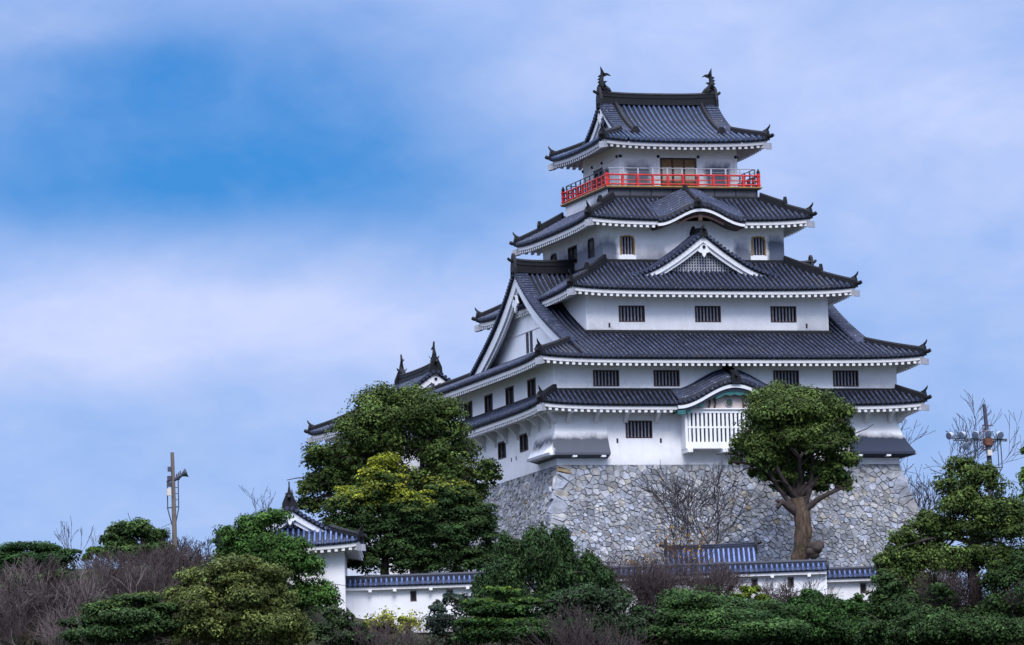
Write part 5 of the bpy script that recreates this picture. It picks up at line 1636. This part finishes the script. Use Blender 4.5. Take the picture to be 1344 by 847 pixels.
# ------------------------------------------------------------------ poles
def speaker_pole():
    b = -18.0; k = ppm(b)
    B = P(229.5, 745, b); T = P(226, 594, b)
    root = thing('loudspeaker_pole', 'weathered utility pole with a loudspeaker and climbing frame on the left skyline', 'pole', (B[0], B[1], hill_z(B[0], B[1])-0.2))
    bt = np.array([B[0], B[1], hill_z(B[0], B[1])-0.2])
    at = lambda px, py, d=0.0: P(px, py, b+d)
    mb = MB(); mb.tube([bt, at(229, 700), at(227.5, 640), T], [0.145, 0.135, 0.115, 0.10], 10); mb.build('pole', MT['concrete'], root, True)
    br = MB()
    for px0, px1, d in ((219.5, 233.5, 0),):
        br.tube([at(219.5, 633), at(220, 668), at(226, 690)], [0.035]*3, 5); br.tube([at(233.8, 630), at(234.4, 667), at(230, 690)], [0.035]*3, 5)
        br.tube([at(219, 667), at(235, 665)], [0.04]*2, 5); br.tube([at(218.5, 632), at(236, 629)], [0.05]*2, 5)
        for y in (640, 648, 656): br.tube([at(229, y), at(234.2, y)], [0.02]*2, 4)
    br.build('climbing_frame', MT['steel_dark'], root)
    arm = MB(); arm.tube([at(228, 631), at(236, 625), at(240, 622.5)], [0.09, 0.12, 0.07], 7)
    for i in range(3): arm.tube([at(231+i*2.5, 630-i*2), at(232+i*2.5, 622-i*2)], [0.05, 0.03], 5)
    arm.build('arm', MT['pole_dark'], root)
    hn = MB(); hn.tube([at(236, 625), at(239, 623.5), at(242, 622), at(245, 620.5), at(245.3, 620.4)], [0.07, 0.10, 0.17, 0.28, 0.20], 12); hn.build('loudspeaker', MT['pole_dark'], root, True)
    bx = MB(); q = at(221.5, 646, -0.2); bx.box(q[0]-.11, q[0]+.11, q[1]-.1, q[1]+.1, q[2]-.2, q[2]+.2); bx.build('junction_box', MT['boxw'], root)
    for px, py in ((222.5, 636), (222.5, 616), (222, 628)):
        bx = MB(); q = at(px, py, -0.1); bx.box(q[0]-.09, q[0]+.09, q[1]-.09, q[1]+.09, q[2]-.13, q[2]+.13)
        bx.build('insulator', MT['pole_dark'], root)


def flood_pole():
    b = -6.0
    at = lambda px, py, d=0.0: P(px, py, b+d)
    B = P(1302, 745, b); gz = hill_z(B[0], B[1])-0.2
    root = thing('floodlight_pole', 'dark pole with a crossbar of round floodlights on the right skyline', 'pole', (B[0], B[1], gz))
    mb = MB(); mb.tube([(B[0], B[1], gz), at(1299, 610), at(1296, 572), at(1291.5, 531)], [0.19, 0.15, 0.13, 0.10], 10); mb.build('pole', MT['pole_dark'], root, True)
    mb = MB(); mb.tube([at(1252, 575.5), at(1322, 577)], [0.055]*2, 6); mb.tube([at(1252, 578, .3), at(1322, 579, .3)], [0.035]*2, 6)
    for px in (1254, 1287, 1302, 1320): mb.tube([at(px, 576), at(px, 578.5, .3)], [0.03]*2, 5)
    mb.build('crossbar', MT['steel_dark'], root)
    mb = MB()
    mb.tube([at(1279, 577), at(1279.5, 602)], [0.04]*2, 5); mb.tube([at(1283, 577), at(1283.5, 602)], [0.03]*2, 5); mb.tube([at(1279, 600), at(1284, 600)], [0.03]*2, 5)
    mb.build('climbing_frame', MT['steel_dark'], root); mb = MB()
    mb.tube([at(1309, 577), at(1311, 613)], [0.03]*2, 5); mb.tube([at(1313, 577), at(1315.5, 614)], [0.035]*2, 5)
    mb.tube([at(1297, 614.5), at(1316, 613.5)], [0.035]*2, 5); mb.tube([at(1315.5, 614), at(1309, 625)], [0.03]*2, 5)
    mb.build('climbing_frame', MT['steel_dark'], root)
    mb = MB()
    for y in (558, 566, 582, 590): mb.tube([at(1289, y), at(1304, y+1)], [0.03]*2, 5)
    rs_ = plain('rusty_steel', (0.11, 0.045, 0.03), 0.8, 0.4); mb.tube([at(1290, 558), at(1291, 590)], [0.03]*2, 5); mb.build('step_bracket', rs_, root); mb = MB()
    q = at(1297, 580, -.1); mb.box(q[0]-.22, q[0]+.22, q[1]-.15, q[1]+.15, q[2]-.2, q[2]+.2)
    mb.build('clamp', rs_, root)
    q = at(1299, 594.5, -0.25); bx = MB(); bx.box(q[0]-.13, q[0]+.13, q[1]-.1, q[1]+.1, q[2]-.16, q[2]+.16); bx.build('junction_box', MT['boxw'], root)
    for px, py, sx in ((1247, 572, -1), (1263, 571, -.8), (1280.5, 570.5, -.4), (1297, 569, 0), (1312, 571, .5), (1267, 585.5, .1)):
        c = at(px, py, -0.15); d = np.array([*(RD*sx*0.8-VD*0.8), -0.25]); d /= np.linalg.norm(d)
        h = MB(); h.tube([c-d*0.28, c-d*0.2, c-d*0.02, c+d*0.12], [0.06, 0.15, 0.20, 0.215], 14); fl = h.build('floodlight', MT['steel'], root, True)
        g_ = MB(); g_.tube([c+d*0.10, c+d*0.135, c+d*0.15], [0.20, 0.19, 0.05], 14); g_.build('lamp_glass', MT['lens'], fl)
        a_ = MB(); j = at(px+(4 if sx < .2 else -3), 576.5); a_.tube([c-d*0.22, j], [0.03, 0.03], 5); a_.build('bracket', MT['steel_dark'], fl)


speaker_pole(); flood_pole()


def slat_fence():
    q0 = P(450, 804, -24.2); q1 = P(459, 804, -24.2); zb = P(455, 826, -24.2)[2]
    root = thing('slat_fence', 'short grey slatted fence end at the left end of the plaster wall', 'fence', ((q0[0]+q1[0])/2, (q0[1]+q1[1])/2, zb-.6))
    f = Fr(((q0[0]+q1[0])/2, (q0[1]+q1[1])/2), (-VD[0], -VD[1])); hl = np.linalg.norm((q1-q0)[:2])/2
    mb = MB()
    for i in range(4): fbox(mb, f, -hl-0.5, hl, 0, 0.05, q0[2]-0.2-0.26*i, q0[2]-0.02-0.26*i)
    mb.build('slats', MT['lattice'], root)
    for u in (-hl-0.45, hl):
        mb = MB(); fbox(mb, f, u-0.05, u+0.05, -0.08, 0.0, zb-0.6, q0[2]+0.03); mb.build('post', MT['lattice'], root)


slat_fence()
